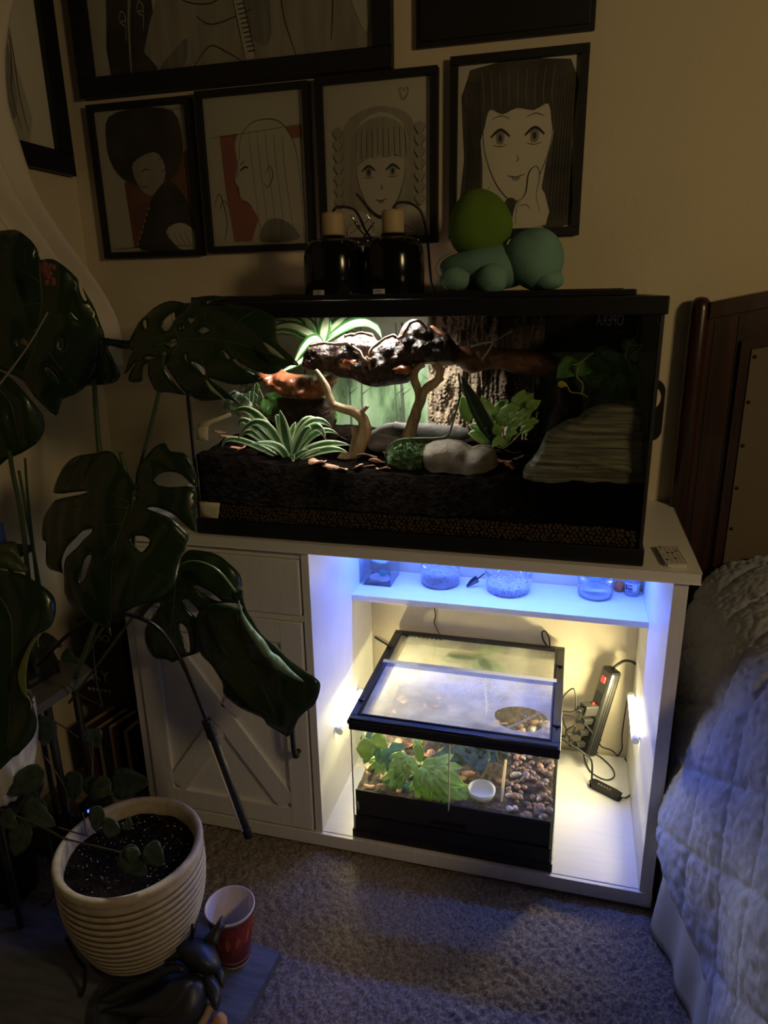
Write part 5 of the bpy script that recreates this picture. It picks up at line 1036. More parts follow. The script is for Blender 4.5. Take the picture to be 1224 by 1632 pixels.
m = MB(); m.blob(P0+d*(.030+3*.036+.016)+nvec*.028, (.003, .003, .003), 2, 0); tag(part('red_indicator', m, mat('red_led', (.8, .02, .02), .3, emit=(1, .03, .03), estr=4)), 'tiny red indicator light above the adapter block', 'indicator')
e2 = plug('black two pin plug in the middle of the power strip', 2, .008); e1 = plug('ribbed black plug, second lowest on the power strip', 1, .007); e0 = plug('ribbed black plug, lowest on the power strip', 0, .007)
def cable(label, ends, pts, y, r=.0020, s=5.1, ox=880, oy=980):
    q = [at(a/s+ox, c/s+oy, 'y', yy) for a, c, yy in pts]; return cord(label, ([ends[0]] if ends[0] is not None else []) + q + ([ends[1]] if ends[1] is not None else []), r, mat('grey_black_cable', (.025, .025, .025), .5), 'cable')
cable('thick black cable from the top of the power strip to the right wall', (P1, None), [(560,385,-.035), (600,372,-.025), (650,380,-.015), (685,405,-.008)], 0, .0036)
cable('thin cable looping left from the adapter behind the small terrarium', (e3, None), [(180,605,-.10), (110,640,-.10), (82,700,-.09), (78,800,-.08), (95,880,-.07), (115,940,-.06), (100,1000,-.04)], 0)
cable('thin cable from the middle plug running left then sagging', (e2, None), [(230,780,-.10), (150,788,-.10), (80,785,-.09), (78,810,-.08), (150,820,-.08), (240,860,-.08), (310,940,-.08), (370,1010,-.06), (400,1070,-.05), (480,1100,-.04), (530,1145,-.03)], 0)
cable('thin cable from the second lowest plug curling to the floor of the bay', (e1, None), [(190,905,-.10), (140,920,-.10), (110,960,-.09), (150,1010,-.08), (220,1080,-.07), (290,1110,-.06), (370,1120,-.05)], 0)
cable('thicker cable from the lowest plug down to the inline controller', (e0, at(943, 1245, 'z', ZF+.012)), [(140,975,-.11), (90,985,-.11), (70,1000,-.10)] + [(160,1060,-.11), (250,1120,-.12), (320,1190,-.125)], 0, .0026)
def floorcable(label, pts, r=.0018, z0=ZF):
    return cord(label, [at(a/5.1+880, c/5.1+980, 'z', z0+r+zz) for a, c, zz in pts], r, mat('grey_black_cable', (.025, .025, .025), .5), 'cable')
floorcable('thin cable lying in a wide loop in front of the power strip', [(400,1075,.01), (390,1000,.05), (340,975,.055), (285,1010,.05), (258,1080,.03), (262,1170,.006), (310,1270,.001), (390,1325,.001), (460,1340,.001), (505,1310,.001), (490,1250,.001), (430,1185,.001), (370,1140,.001), (310,1125,.002)])
floorcable('thin cable from the inline controller back up to the right tube light', [(552,1482,.008), (600,1485,.002), (640,1450,.001), (648,1400,.001), (638,1300,.001), (620,1220,.001), (590,1165,.002)])
cord('thin dark cable hanging under the right tube light', [Vector((.961, .0, .22))*1.0 + Vector((0, -.012, 0)), Vector((.958, -.014, .17)), Vector((.957, -.012, .11)), Vector((.960, -.012, .07)), Vector((.950, -.014, .045))], .0016, name='cable')
A, B_ = at(943, 1247, 'z', ZF+.010), at(988, 1270, 'z', ZF+.010); ic = thing('inline_controller', 'small black inline cable controller lying on the floor of the bay', 'controller', (A+B_)/2-Vector((0, 0, .010))); dd = (B_-A).normalized(); s_ = Vector((-dd.y, dd.x, 0))
m = MB(); ou = [A+s_*.007, A+dd*.006+s_*.010, B_-dd*.012+s_*.010, B_+s_*.007, B_-s_*.007, B_-dd*.012-s_*.010, A+dd*.006-s_*.010, A-s_*.007]; m.prism([(p.x, p.y, ZF+.002) for p in ou], (0, 0, 1), .014); part('controller_body', m, M_black, ic, bevel=.003)
m = MB(); 
for k in range(5): c = A.lerp(B_, .25+.1*k); m.box((c.x-.0022, c.y-.0022, ZF+.0158), (c.x+.0022, c.y+.0022, ZF+.0166)); 
part('button_mark', m, M_let, ic)
m = MB(); m.tube([A-dd*.006, A+dd*.004], .005, 10); m.v = [(v[0], v[1], v[2]) for v in m.v]; part('metal_jack', m, M_sil, ic, smooth=True)
cord('thin black cord hanging on the wall below the shelf', [at(690, 960, 'y', -.006), at(694, 980, 'y', -.006), at(692, 992, 'y', -.006), at(700, 1010, 'y', -.008)], .0016)
cord('black cord at the left rear corner of the small terrarium', [at(597, 1015, 'y', -.006), at(608, 1022, 'y', -.008), at(625, 1032, 'y', -.010)], .0030)
cord('small black cable loop sticking up behind the fogged lid', [at(874, 1032, 'y', -.012), at(866, 1020, 'y', -.010), at(864, 1008, 'y', -.008), at(869, 1006, 'y', -.009), at(875, 1016, 'y', -.010), at(876, 1032, 'y', -.014)], .0022)
# ---------------------------------------------------------------- large split-leaf plant on the left
M_mon = mat('monstera_leaf', (0.010, 0.026, 0.008), .30, col2=(0.018, 0.040, 0.012), scale=9, coat=.15, bump=.25, bscale=30, tl=.06)
M_mon_hi = mat('leaf_tip_highlight', (0.36, 0.44, 0.33), .45, tl=.1); M_rib = mat('leaf_midrib', (0.05, 0.09, 0.03), .45); M_pet = mat('leaf_petiole', (0.035, 0.075, 0.020), .4, coat=.2)  # first colour here paints the highlight on two leaf tips
mon = thing('split_leaf_plant', 'big dark split leaf plant spreading in front of the tank left end', 'plant', (-.34, -.62, .40))
def mleaf(out, holes, s, ox, oy, P0, n, rib, side=(), curl=.05, fold=.02, sp=7, m_=None, rad=.0016):
    n = Vector(n).normalized()
    if n.dot(CAM - P0) < 0: n = -n
    O = map2(out, s, ox, oy); H = [map2(h, s, ox, oy) for h in holes]; Rb = map2(rib, s, ox, oy)
    V, T, D = sheet(O, H, sp, 3); dm = distseg(V, Rb, False)
    L = max(np.ptp(np.array(O)[:,0]), np.ptp(np.array(O)[:,1]))
    c0 = np.array(Rb[0]); ar = np.hypot(*(V-c0).T)
    hh = -curl*(dm/L)**2*2 + fold*(np.minimum(dm/L, .12)/.12)*.6 + .0022*np.sin(dm/9.0+ar/14.0)*np.minimum(dm/20, 1) - curl*.7*(ar/L)**2 - .004*np.exp(-D/4)
    m = MB(); m.add([atp(v[0], v[1], P0, n) + n*float(h) for v, h in zip(V, hh)], [tuple(int(q) for q in t) for t in T])
    lf = part('leaf', m, m_ or M_mon, mon, smooth=True, solid=.0011)
    def onleaf(p):
        p = np.array(p, float); i = np.argmin(((V-p)**2).sum(1)); return atp(p[0], p[1], P0, n) + n*float(hh[i]+.0006)
    m = MB(); q = smooth_loop(Rb, 5, False); m.tube([onleaf(p) for p in q], [rad*(1-.7*i/len(q)) for i in range(len(q))], 6)
    for sd in side:
        q = smooth_loop(map2(sd, s, ox, oy), 5, False); m.tube([onleaf(p) for p in q], [rad*.55*(1-.6*i/len(q)) for i in range(len(q))], 5)
    part('leaf_vein', m, M_rib, lf, smooth=True); return lf
A1 = (2.448, 0, 360); A2 = (2.4, 0, 820)
# leaf over the tank
mleaf([(505,455),(530,400),(545,365),(580,315),(640,286),(695,292),(708,302),(672,330),(640,372),(634,402),(650,408),(680,372),(712,318),(742,272),(795,255),(835,262),(800,282),(790,300),(850,290),(950,300),(1020,330),(1035,385),(1045,440),(1080,480),(1112,520),(1085,525),(1060,540),(1040,560),(1000,566),(930,535),(900,512),(892,522),(940,560),(990,585),(960,600),(880,610),(820,595),(800,590),(850,640),(887,690),(850,664),(800,668),(740,672),(712,655),(676,610),(652,545),(648,560),(664,610),(700,652),(640,645),(590,640),(575,600),(580,540),(562,545),(540,600),(485,602),(490,572),(545,530),(520,540),(465,573),(480,545),(520,495),(505,478)],
    [[(560,368),(572,372),(574,395),(568,402),(561,390)], [(655,460),(668,440),(684,442),(680,462),(662,474)], [(772,405),(790,392),(810,402),(798,412),(778,416)], [(700,398),(716,385),(714,402)], [(738,360),(756,360),(742,382)], [(722,500),(728,506),(730,530),(722,520)], [(750,528),(785,552),(782,580),(760,552)], [(570,508),(606,514),(570,521)], [(858,480),(880,508),(868,512)]],
    *A1, at(300, 545, 'y', -.60), (-.15, -1, .30), [(600,470),(740,440),(900,450),(1100,515)], [[(700,448),(660,330)],[(780,440),(800,270)],[(860,445),(960,310)],[(700,450),(620,620)],[(780,445),(800,650)],[(860,450),(960,590)]], curl=.10, fold=.015, sp=5.5)
# tank light's highlight on that leaf's curled tips, painted as pale pieces
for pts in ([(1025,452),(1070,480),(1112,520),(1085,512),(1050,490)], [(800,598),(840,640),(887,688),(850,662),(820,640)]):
    m = MB(); V, T, D = sheet(map2(pts, *A1), (), 4, 3); m.add([atp(v[0], v[1], at(300, 545, 'y', -.595), (-.15, -1, .30)) for v in V], [tuple(int(q) for q in t) for t in T]); part('leaf_tip_highlight_piece', m, M_mon_hi, mon, smooth=True, solid=.0012)
# upper left leaf
mleaf([(-150,60),(-60,25),(0,18),(60,15),(110,45),(145,90),(152,130),(205,130),(262,165),(310,222),(350,300),(378,380),(386,425),(378,470),(350,560),(320,610),(275,650),(220,672),(205,690),(180,742),(110,665),(60,600),(0,565),(-80,520),(-150,440)],
    [[(68,455),(82,436),(95,455),(86,466)], [(228,440),(242,438),(244,460),(236,478)], [(165,548),(185,562),(215,605),(190,580)], [(275,335),(296,358),(298,366),(284,356)], [(305,195),(325,260),(333,290),(322,285),(306,240)]],
    *A1, at(70, 500, 'y', -.50), (.25, -1, .15), [(150,120),(160,300),(120,480),(60,600)], [[(158,220),(20,120)],[(158,300),(0,330)],[(140,400),(0,480)],[(158,230),(300,250)],[(155,320),(370,420)],[(140,420),(280,640)]], curl=.08, sp=7)
mleaf([(300,445),(350,432),(380,432),(440,442),(500,450),(505,470),(470,480),(432,468),(424,476),(440,520),(452,560),(448,592),(420,614),(360,622),(300,626),(285,615),(305,590),(325,560),(330,500),(322,468),(310,460)], [], *A1, at(150, 560, 'y', -.46), (.1, -1, .1), [(370,440),(400,520),(380,610)], (), curl=.05, sp=6)
mleaf([(-60,560),(0,565),(60,610),(110,670),(150,742),(150,800),(120,850),(60,885),(0,912),(-80,930)], [], *A1, at(20, 660, 'y', -.62), (.3, -1, .2), [(-40,600),(40,700),(60,880)], (), curl=.06, sp=8)
# large leaf left of centre
mleaf([(120,1020),(150,952),(190,915),(240,886),(300,884),(350,880),(395,875),(432,882),(462,915),(500,965),(535,1028),(530,980),(545,940),(562,915),(582,878),(625,842),(655,876),(700,882),(735,930),(752,1000),(742,1012),(700,968),(650,958),(612,985),(618,1010),(660,1020),(745,1018),(746,1100),(738,1185),(712,1168),(680,1130),(620,1100),(574,1102),(600,1112),(660,1140),(700,1185),(714,1212),(700,1262),(683,1290),(648,1400),(595,1452),(520,1480),(455,1508),(408,1530),(380,1560),(386,1612),(360,1575),(310,1545),(258,1505),(215,1470),(196,1425),(200,1370),(180,1350),(100,1330),(88,1290),(92,1230),(70,1215),(66,1170),(80,1110),(150,1060),(330,1040),(300,1032),(200,1035)],
    [[(190,1318),(200,1290),(255,1230),(320,1188),(352,1180),(350,1198),(300,1240),(230,1290),(205,1330),(196,1370)], [(288,1385),(292,1350),(320,1300),(346,1282),(344,1310),(318,1360),(292,1390)], [(508,1230),(520,1212),(560,1210),(580,1225),(572,1250),(548,1272),(530,1255)]],
    *A1, at(190, 850, 'y', -.70), (.0, -1, .42), [(528,1030),(480,1150),(430,1300),(390,1540)], [[(510,1080),(330,1000),(150,970)],[(500,1100),(300,1090),(90,1130)],[(478,1160),(280,1200),(120,1290)],[(450,1230),(320,1400)],[(512,1075),(640,1030),(740,1070)],[(495,1110),(610,1150),(700,1240)],[(465,1190),(560,1330),(640,1380)],[(530,1030),(600,920),(640,870)]], curl=.10, fold=.02, sp=6.5)
# small leaf below it
mleaf([(600,235),(640,200),(672,178),(690,165),(712,142),(738,135),(800,147),(845,182),(878,230),(880,292),(872,345),(845,342),(800,344),(770,352),(745,380),(735,440),(734,500),(728,530),(700,545),(650,560),(610,578),(590,566),(570,562),(540,555),(513,515),(512,480),(520,450),(535,425),(570,385),(605,350),(604,338),(575,345),(540,370),(510,405),(490,402),(485,380),(520,340),(560,300)],
    [[(668,425),(680,420),(692,440),(697,480),(695,520),(686,536),(678,510),(668,460)], [(697,328),(712,324),(730,345),(748,385),(740,408),(720,380),(703,350)], [(745,272),(765,278),(800,310),(822,336),(790,325),(760,300)]],
    *A2, at(300, 960, 'y', -.585), (-.1, -1, .35), [(676,172),(665,300),(640,420),(605,570)], [[(670,220),(800,200),(860,260)],[(665,290),(760,300),(870,330)],[(655,350),(720,420)],[(660,320),(560,390)],[(645,400),(690,520)],[(640,420),(540,520)]], curl=.07, fold=.012, sp=5)
# big drooping leaf in front of the door
LE = at(400, 1060, 'y', -.66); NE = (-.25, -1, .28)
mleaf([(740,440),(735,405),(758,362),(808,340),(868,345),(918,364),(928,350),(895,332),(885,300),(898,280),(915,278),(930,292),(932,330),(952,385),(1000,455),(1062,525),(1120,592),(1172,636),(1186,672),(1166,740),(1132,770),(1102,800),(1075,845),(1052,872),(1040,872),(1000,838),(980,820),(968,790),(900,760),(862,735),(822,695),(824,650),(790,582),(742,545),(735,500)], [],
    *A2, LE, NE, [(905,345),(925,480),(980,640),(1045,870)], [[(915,420),(820,400),(750,450)],[(925,480),(830,480),(745,520)],[(945,560),(860,600),(825,660)],[(970,640),(910,700),(880,740)],[(930,480),(1000,500)],[(950,560),(1100,640)],[(985,660),(1140,740)]], curl=.07, fold=.014, sp=6, rad=.0014)
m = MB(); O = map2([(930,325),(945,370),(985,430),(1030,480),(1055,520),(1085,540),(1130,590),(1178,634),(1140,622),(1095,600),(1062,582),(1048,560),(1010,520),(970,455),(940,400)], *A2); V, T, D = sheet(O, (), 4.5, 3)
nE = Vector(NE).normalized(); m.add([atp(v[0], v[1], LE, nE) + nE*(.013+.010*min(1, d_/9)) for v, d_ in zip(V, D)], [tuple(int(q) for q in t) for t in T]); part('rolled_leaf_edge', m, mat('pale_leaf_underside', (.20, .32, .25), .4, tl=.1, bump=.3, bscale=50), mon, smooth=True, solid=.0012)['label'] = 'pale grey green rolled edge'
# near left leaves
mleaf([(-250,200),(-100,190),(0,208),(80,226),(150,266),(196,312),(206,370),(186,432),(132,470),(86,555),(70,620),(86,680),(110,740),(116,800),(95,870),(40,930),(0,960),(-150,1000)], [], *A2, at(20, 1060, 'y', -.90), (.3, -1, .35), [(-60,250),(40,400),(20,700),(-20,930)], (), curl=.08, sp=8)
m = MB(); V, T, D = sheet(map2([(132,470),(110,500),(84,555),(68,610),(72,650),(90,690),(104,700),(100,640),(104,580),(118,520),(140,478)], *A2), (), 4, 3); m.add([atp(v[0], v[1], at(20, 1060, 'y', -.91), (.3, -1, .35)) for v in V], [tuple(int(q) for q in t) for t in T]); part('rolled_leaf_edge', m, mat('olive_leaf_edge', (.13, .16, .05), .45), mon, smooth=True, solid=.0012)['label'] = 'olive rolled edge'
mleaf([(-60,120),(0,108),(45,105),(62,135),(78,180),(88,222),(0,206),(-60,200)], [], *A2, at(10, 880, 'y', -.80), (.2, -1, .35), [(-30,150),(40,160),(80,210)], (), curl=.03, sp=6, m_=mat('olive_leaf', (.06, .085, .03), .45, tl=.1))
def pet(pts, y, r=.0045, s=1, ox=0, oy=0, m_=None, name='leaf_stem'):
    m = MB(); q = curve3([at(a/s+ox, c/s+oy, 'y', y+dy) for a, c, dy in pts], 6); m.tube(q, [r*(1.15-.3*i/len(q)) for i in range(len(q))], 9); part(name, m, m_ or M_pet, mon, smooth=True)
pet([(175,900,.0), (166,790,0), (158,715,.02), (152,640,.05), (150,600,.06)], -.52, .0058)
pet([(205,960,-.05), (214,850,-.04), (218,775,-.02), (235,700,-.0), (253,625,.0), (262,560,-.01)], -.60, .0042)
pet([(120,1080,0), (165,960,.0), (195,880,.0), (214,790,.0)], -.68, .0045); pet([(205,780,0), (192,720,0)], -.64, .0045)
pet([(60,1080,0), (48,950,0), (35,830,0), (18,740,0), (10,660,.0)], -.62, .0050); pet([(75,1000,0), (50,860,0), (30,750,.0)], -.58, .0035); pet([(60,940,0), (45,800,0), (40,730,0)], -.55, .003)
pet([(376,945,0), (340,905,.0), (290,900,.02), (230,960,.02), (170,1040,0), (110,1120,0)], -.62, .0032); pet([(282,895,0), (262,932,0), (215,960,0), (165,1000,0), (130,1060,0)], -.63, .0030)
pet([(-2,614,-.05), (28,575,-.05), (52,540,-.05), (76,498,-.05)], -.66, .0016, m_=mat('pale_dry_stem', (.26, .24, .18), .7), name='dry_stem')
m = MB()
for k in range(26):
    a = rnd.uniform(0, 6.3); c = at(78+rnd.uniform(-12, 12), 437+rnd.uniform(-16, 16), 'y', -.575); m.blob(c, (.006, .003, .007), 1, .4, 4, k)
tag(part('pink_bloom', m, mat('dusty_pink', (.20, .07, .06), .8), smooth=True), 'small dusty pink bloom showing on the upper left dark leaves', 'flower')
# its pale pot
wc = at(-22, 1195, 'y', -.80)
wp = thing('spiral_ribbed_pot', 'pale pot with slanting ribs at the left edge, half hidden by a dark leaf', 'plant pot', (wc.x, wc.y, wc.z-.10))
m = MB(); n = 96; rows = 30; V = []
for i in range(rows+1):
    t = i/rows; r0 = .062 + .038*math.sin(min(1, t*1.15)*PI*.5)
    for j in range(n): g = 2*PI*j/n; r_ = r0 + .0028*math.sin(g*22 + t*9.0); V.append((wc.x+r_*math.cos(g), wc.y+r_*math.sin(g), wc.z-.10+.19*t))
m.add(V, [(i*n+j, i*n+(j+1) % n, (i+1)*n+(j+1) % n, (i+1)*n+j) for i in range(rows) for j in range(n)] + [tuple(range(n-1, -1, -1))]); part('pot_body', m, mat('white_glazed_pot', (.62, .62, .64), .5), wp, smooth=True)
m = MB(); m.lathe([(0, .165), (.09, .165), (.09, .16), (0, .16)], (wc.x, wc.y, wc.z-.10), 32); part('potting_soil', m, M_soil, wp)
m = MB()
for j in range(4): g = PI/4+j*PI/2; m.tube([(wc.x+.07*math.cos(g), wc.y+.07*math.sin(g), wc.z-.112), (wc.x+.08*math.cos(g), wc.y+.08*math.sin(g), .0)], .007, 8)
m.lathe([(0, 0), (.09, 0), (.09, .010), (0, .010)], (wc.x, wc.y, wc.z-.112), 28); tag(part('plant_stool', m, M_blackm), 'dark stool under the pale slant ribbed pot', 'stool')
# grey slab table with black device
sp_ = [at(x, y, 'z', .45) for x, y in ((147,1068),(58,1127),(-70,1205),(-70,1090),(40,1062),(122,1048))]
tb = thing('grey_side_table', 'grey topped small table at the left edge under a black device', 'table', (sp_[1].x, sp_[1].y, 0))
m = MB(); m.prism([(p.x, p.y, .432) for p in sp_], (0, 0, 1), .018); part('table_top', m, mat('grey_board', (.13, .13, .13), .6, bump=.2, bscale=60), tb, bevel=.002)
for p in (sp_[0]*.85+sp_[3]*.15, sp_[1]*.8+sp_[5]*.2, sp_[2]*.8+sp_[4]*.2): m = MB(); m.tube([(p.x, p.y, .0), (p.x, p.y, .432)], .009, 10); part('leg', m, M_blackm, tb, smooth=True)
dq = [at(x, y, 'z', .452) for x, y in ((40,1100),(95,1070),(80,1040),(10,1060))]; dv = thing('black_device', 'flat black electronic device with small pale marks on the grey side table', 'device', (dq[0].x, dq[0].y, .4505))
m = MB(); m.prism([(p.x, p.y, .4505) for p in dq], (0, 0, 1), .022); part('device_body', m, M_blackm, dv, bevel=.003)
m = MB()
for k in range(2): a, c = dq[0].lerp(dq[1], .12+.0*k), dq[0].lerp(dq[1], .42); nn = (dq[1]-dq[0]).normalized().cross(Vector((0, 0, 1))); m.add([(a.x+nn.x*.0006, a.y+nn.y*.0006, .460+k*.005), (c.x+nn.x*.0006, c.y+nn.y*.0006, .460+k*.005), (c.x+nn.x*.0006, c.y+nn.y*.0006, .4615+k*.005), (a.x+nn.x*.0006, a.y+nn.y*.0006, .4615+k*.005)], [(0,1,2,3)])
part('pale_marks', m, M_let, dv)  # two short pale lines along the side of the device
# dark box with letters and books behind
fb = at(122, 985, 'y', -.33), at(207, 1105, 'y', -.33)
bx2 = thing('black_box', 'black box printed with dim grey letters, on the books left of the cabinet', 'box', ((fb[0].x+fb[1].x)/2, -.28, .205))
m = MB(); m.box((max(fb[0].x, XL+.01), -.33, .2015), (min(fb[1].x, -.225), -.20, fb[0].z)); part('box_body', m, M_blackm, bx2, bevel=.002)
M_dl = mat('dim_lettering', (.42, .42, .40), .7)
for s_, px, py, sz in (('HO', 163, 1018, .030), ('KY', 160, 1078, .046), ('■■■■', 160, 1100, .012)):
    if s_[0] == '■':
        p = at(px, py, 'y', -.331); m = MB()
        for k in range(6): m.box((p.x-.04+k*.013, -.3312, p.z-.004), (p.x-.032+k*.013, -.3299, p.z+.004))
        part('small_print', m, M_dl, bx2)
    else: text(s_, at(px, py, 'y', -.3306), sz, M_dl, bx2)
for k, (a, c) in enumerate((((132,1156),(199,1113)), ((152,1160),(207,1123)), ((172,1158),(214,1131)), ((196,1165),(217,1148)))):
    p, q = at(*a, 'z', .20-.004*k), at(*c, 'z', .20-.004*k); q = p+(q-p)*1.0; dd = (q-p).normalized(); ss = Vector((dd.y, -dd.x, 0))*.017
    q.x = min(q.x, -.225); bk = thing('book', ('upright dark book in the row left of the cabinet, farthest from the camera', 'upright dark book, second in the row left of the cabinet', 'upright dark book, third in the row left of the cabinet', 'upright dark book nearest the camera in the row left of the cabinet')[k], 'book', (p.x, p.y, 0), 'books in the dark left of the cabinet')
    zt_ = .20-.004*k; m = MB(); m.prism([(v.x, v.y, .004) for v in (p+ss*.15, q+ss*.15, q+ss*.85, p+ss*.85)], (0, 0, 1), zt_-.003); part('page_block', m, mat('book_pages', (.42, .31, .21), .85), bk)
    for f0, f1 in ((0, .15), (.85, 1)): m = MB(); m.prism([(v.x, v.y, .001) for v in (p+ss*f0, q+ss*f0, q+ss*f1, p+ss*f1)], (0, 0, 1), zt_); part('book_cover', m, mat(('book_red', 'book_navy')[k % 2], ((.05, .01, .01), (.012, .014, .03))[k % 2], .6), bk)
# small dark things at the left
c = at(145, 1294, 'y', -.62); dvb = thing('dark_charger', 'small dark box with a bright blue light behind the ribbed pot', 'device', (c.x, c.y+.02, 0))
m = MB(); m.box((c.x-.035, c.y+.002, .0), (c.x+.025, c.y+.05, c.z+.012)); part('charger_body', m, M_blackm, dvb, bevel=.003)
m = MB(); m.box((c.x-.009, c.y-.001, c.z-.003), (c.x+.008, c.y+.003, c.z+.003)); part('blue_light', m, mat('blue_led', (.1, .2, 1), .3, emit=(.05, .12, 1), estr=5), dvb)
c = at(8, 1364, 'y', -.80); np_ = thing('nursery_pot', 'black nursery pot with a small white sticker at the left edge', 'plant pot', (c.x-.05, c.y+.03, 0))
m = MB(); m.lathe([(0, 0), (.055, 0), (.068, c.z+.02), (.072, c.z+.022), (.066, c.z+.018), (0, c.z+.01)], (c.x-.05, c.y+.045, 0), 32); part('pot_body', m, M_black, np_, smooth=True)
m = MB(); m.box((c.x-.010, c.y-.0245+.0, c.z-.012), (c.x+.008, c.y-.0235, c.z+.012)); lb = part('white_sticker', m, mat('sticker', (.38, .38, .38), .6), np_)
m = MB()
for k in range(4): m.box((c.x-.007, c.y-.0250, c.z-.009+k*.005), (c.x+.005-.002*(k % 2), c.y-.0245, c.z-.0075+k*.005))
part('sticker_print', m, M_ink, lb)
c = at(2, 858, 'y', -.60); m = MB(); m.lathe([(0, 0), (.018, 0), (.018, .06), (0, .062)], (c.x-.012, c.y, c.z-.03), 20); cn = thing('small_can', 'small red and blue can at the left edge above the olive leaf', 'can', (c.x-.012, c.y, c.z-.03)); part('can_body', m, mat('can_blue', (.03, .07, .30), .4), cn, smooth=True)
m = MB(); m.lathe([(.0184, .005), (.0184, .022)], (c.x-.012, c.y, c.z-.03), 20); part('red_band', m, mat('can_red', (.35, .03, .03), .4), cn, smooth=True)
m = MB(); m.box((c.x-.10, c.y-.05, .0), (c.x+.02, c.y+.06, .012)); 
for xx in (-.09, .01):
    m.tube([(c.x+xx, c.y, .01), (c.x+xx, c.y, c.z-.045)], .006, 8)
m.box((c.x-.11, c.y-.04, c.z-.045), (c.x+.03, c.y+.05, c.z-.0305)); tag(part('plant_rack', m, M_blackm), 'thin black rack carrying the small can at the left edge', 'rack')
# gooseneck grow light
gl = thing('gooseneck_light', 'black gooseneck grow light bar hanging switched off in front of the cabinet door', 'lamp', at(193, 978, 'y', -.63))
m = MB(); nk = curve3([at(x, y, 'y', -.66) for x, y in ((60,1060),(110,1010),(150,985),(193,978),(235,990),(265,1015),(290,1055),(312,1105),(330,1150))], 10); m.tube(nk, .0042, 10); part('gooseneck', m, M_black, gl, smooth=True)
m = MB()
for i in range(26, 60, 1): p, q = nk[i], nk[i]+(nk[i+1]-nk[i])*.35; m.tube([p, q], .0049, 10)
part('neck_ring', m, M_black, gl)
h0, h1 = at(330, 1150, 'y', -.66), at(395, 1328, 'y', -.66); dd = (h1-h0).normalized()
m = MB(); m.tube([h0-dd*.004, h0+dd*.036], .0105, 16); part('joint_sleeve', m, M_black, gl, bevel=.001)
m = MB(); m.tube([h0+dd*.034, h1], .0088, 16); part('light_bar', m, M_black, gl, bevel=.001)
sd = Vector((-.75, -.65, 0)); sd = (sd-dd*sd.dot(dd)).normalized(); m = MB(); m.tube([h0+dd*.04+sd*.0072, h1-dd*.01+sd*.0072], .0044, 10); part('diffuser_strip', m, mat('diffuser', (.85, .82, .75), .3), gl, smooth=True)
m = MB(); m.tube([h1-dd*.012, h1+dd*.008], .0100, 16); part('end_cap', m, M_black, gl, bevel=.001)
# ---------------------------------------------------------------- ribbed planter on wire stand
pc = at(206, 1347, 'z', .30); R0 = .131
pt = thing('ribbed_planter', 'cream ribbed ceramic planter with dark soil standing left front', 'plant pot', (pc.x, pc.y, .10))
pr = []
for i in range(157):
    t = i/156; z = .095 + .19*t; r = R0*(.70 + .30*math.sin(min(1, t*1.25+.02)*PI/2)**.8) if t < .9 else R0*(1.0 + .0*(t-.9)); r += (.0050*abs(math.sin(t*PI*13))**.55 - .003) if t < .93 else 0; pr.append((r, z))
nrib = len(pr); pr += [(R0+.002, .290), (R0+.002, .299), (R0-.003, .304), (R0-.009, .303), (R0-.013, .297), (R0-.015, .270), (R0-.018, .20)]
m = MB(); m.lathe([(0, .095)] + pr, (pc.x, pc.y, 0), 72, mfun=lambda i: 1 if 1 <= i < 146 and abs(math.sin((i-.5)/156*PI*13)) < .42 else 0); part('pot_body', m, [mat('cream_ceramic', (.50, .43, .31), .5, col2=(.40, .34, .24), scale=60, bump=.2, bscale=120), mat('brown_groove', (.12, .085, .05), .5)], pt, smooth=True)  # grooves between the ribs take a darker brown
m = MB(); k = 30; n = 60; V = []
for i in range(k+1):
    for j in range(n): r = (R0-.016)*i/k; g = 2*PI*j/n; x, y = r*math.cos(g), r*math.sin(g); V.append((pc.x+x, pc.y+y, .272 + .004*nz((x, y, 0), 30) + .003*nz((x, y, 2), 110)))
m.add(V, [(i*n+j, i*n+(j+1) % n, (i+1)*n+(j+1) % n, (i+1)*n+j) for i in range(k) for j in range(n)]); stuff(part('potting_soil', m, mat('potting_mix', (.007, .005, .004), .9, spec=.1, col2=(.018, .013, .009), scale=90, bump=1.0, bscale=160, bdist=.005), pt, smooth=True))
m = MB()
for i in range(170):
    r, g = (R0-.02)*math.sqrt(rr.random()), rr.uniform(0, 2*PI); s = rr.uniform(.0006, .0019); m.add([(pc.x+r*math.cos(g)+s*v[0], pc.y+r*math.sin(g)+s*v[1], .2755+s*v[2]) for v in oc], [(0,1,4),(1,2,4),(2,3,4),(3,0,4)])
stuff(part('white_grit', m, mat('perlite', (.62, .60, .56), .8), pt))
sn = thing('wire_plant_stand', 'black wire stand carrying the ribbed cream planter', 'plant stand', (pc.x, pc.y, .02))
m = MB(); m.tube([(pc.x+(R0*.74)*math.cos(g), pc.y+(R0*.74)*math.sin(g), .088) for g in np.linspace(0, 2*PI, 48)], .0038, 8); part('ring', m, M_blackm, sn, smooth=True)
for k in range(3):
    a = -2.25 + k*2*PI/3; ca, sa = math.cos(a), math.sin(a); m = MB(); m.tube(curve3([(pc.x+R0*.99*ca, pc.y+R0*.99*sa, .165), (pc.x+R0*.90*ca, pc.y+R0*.90*sa, .105), (pc.x+R0*.84*ca, pc.y+R0*.84*sa, .08), (pc.x+R0*.88*ca, pc.y+R0*.88*sa, .04), (pc.x+R0*.95*ca, pc.y+R0*.95*sa, .023)], 5), .0038, 8); part('leg', m, M_blackm, sn, smooth=True)
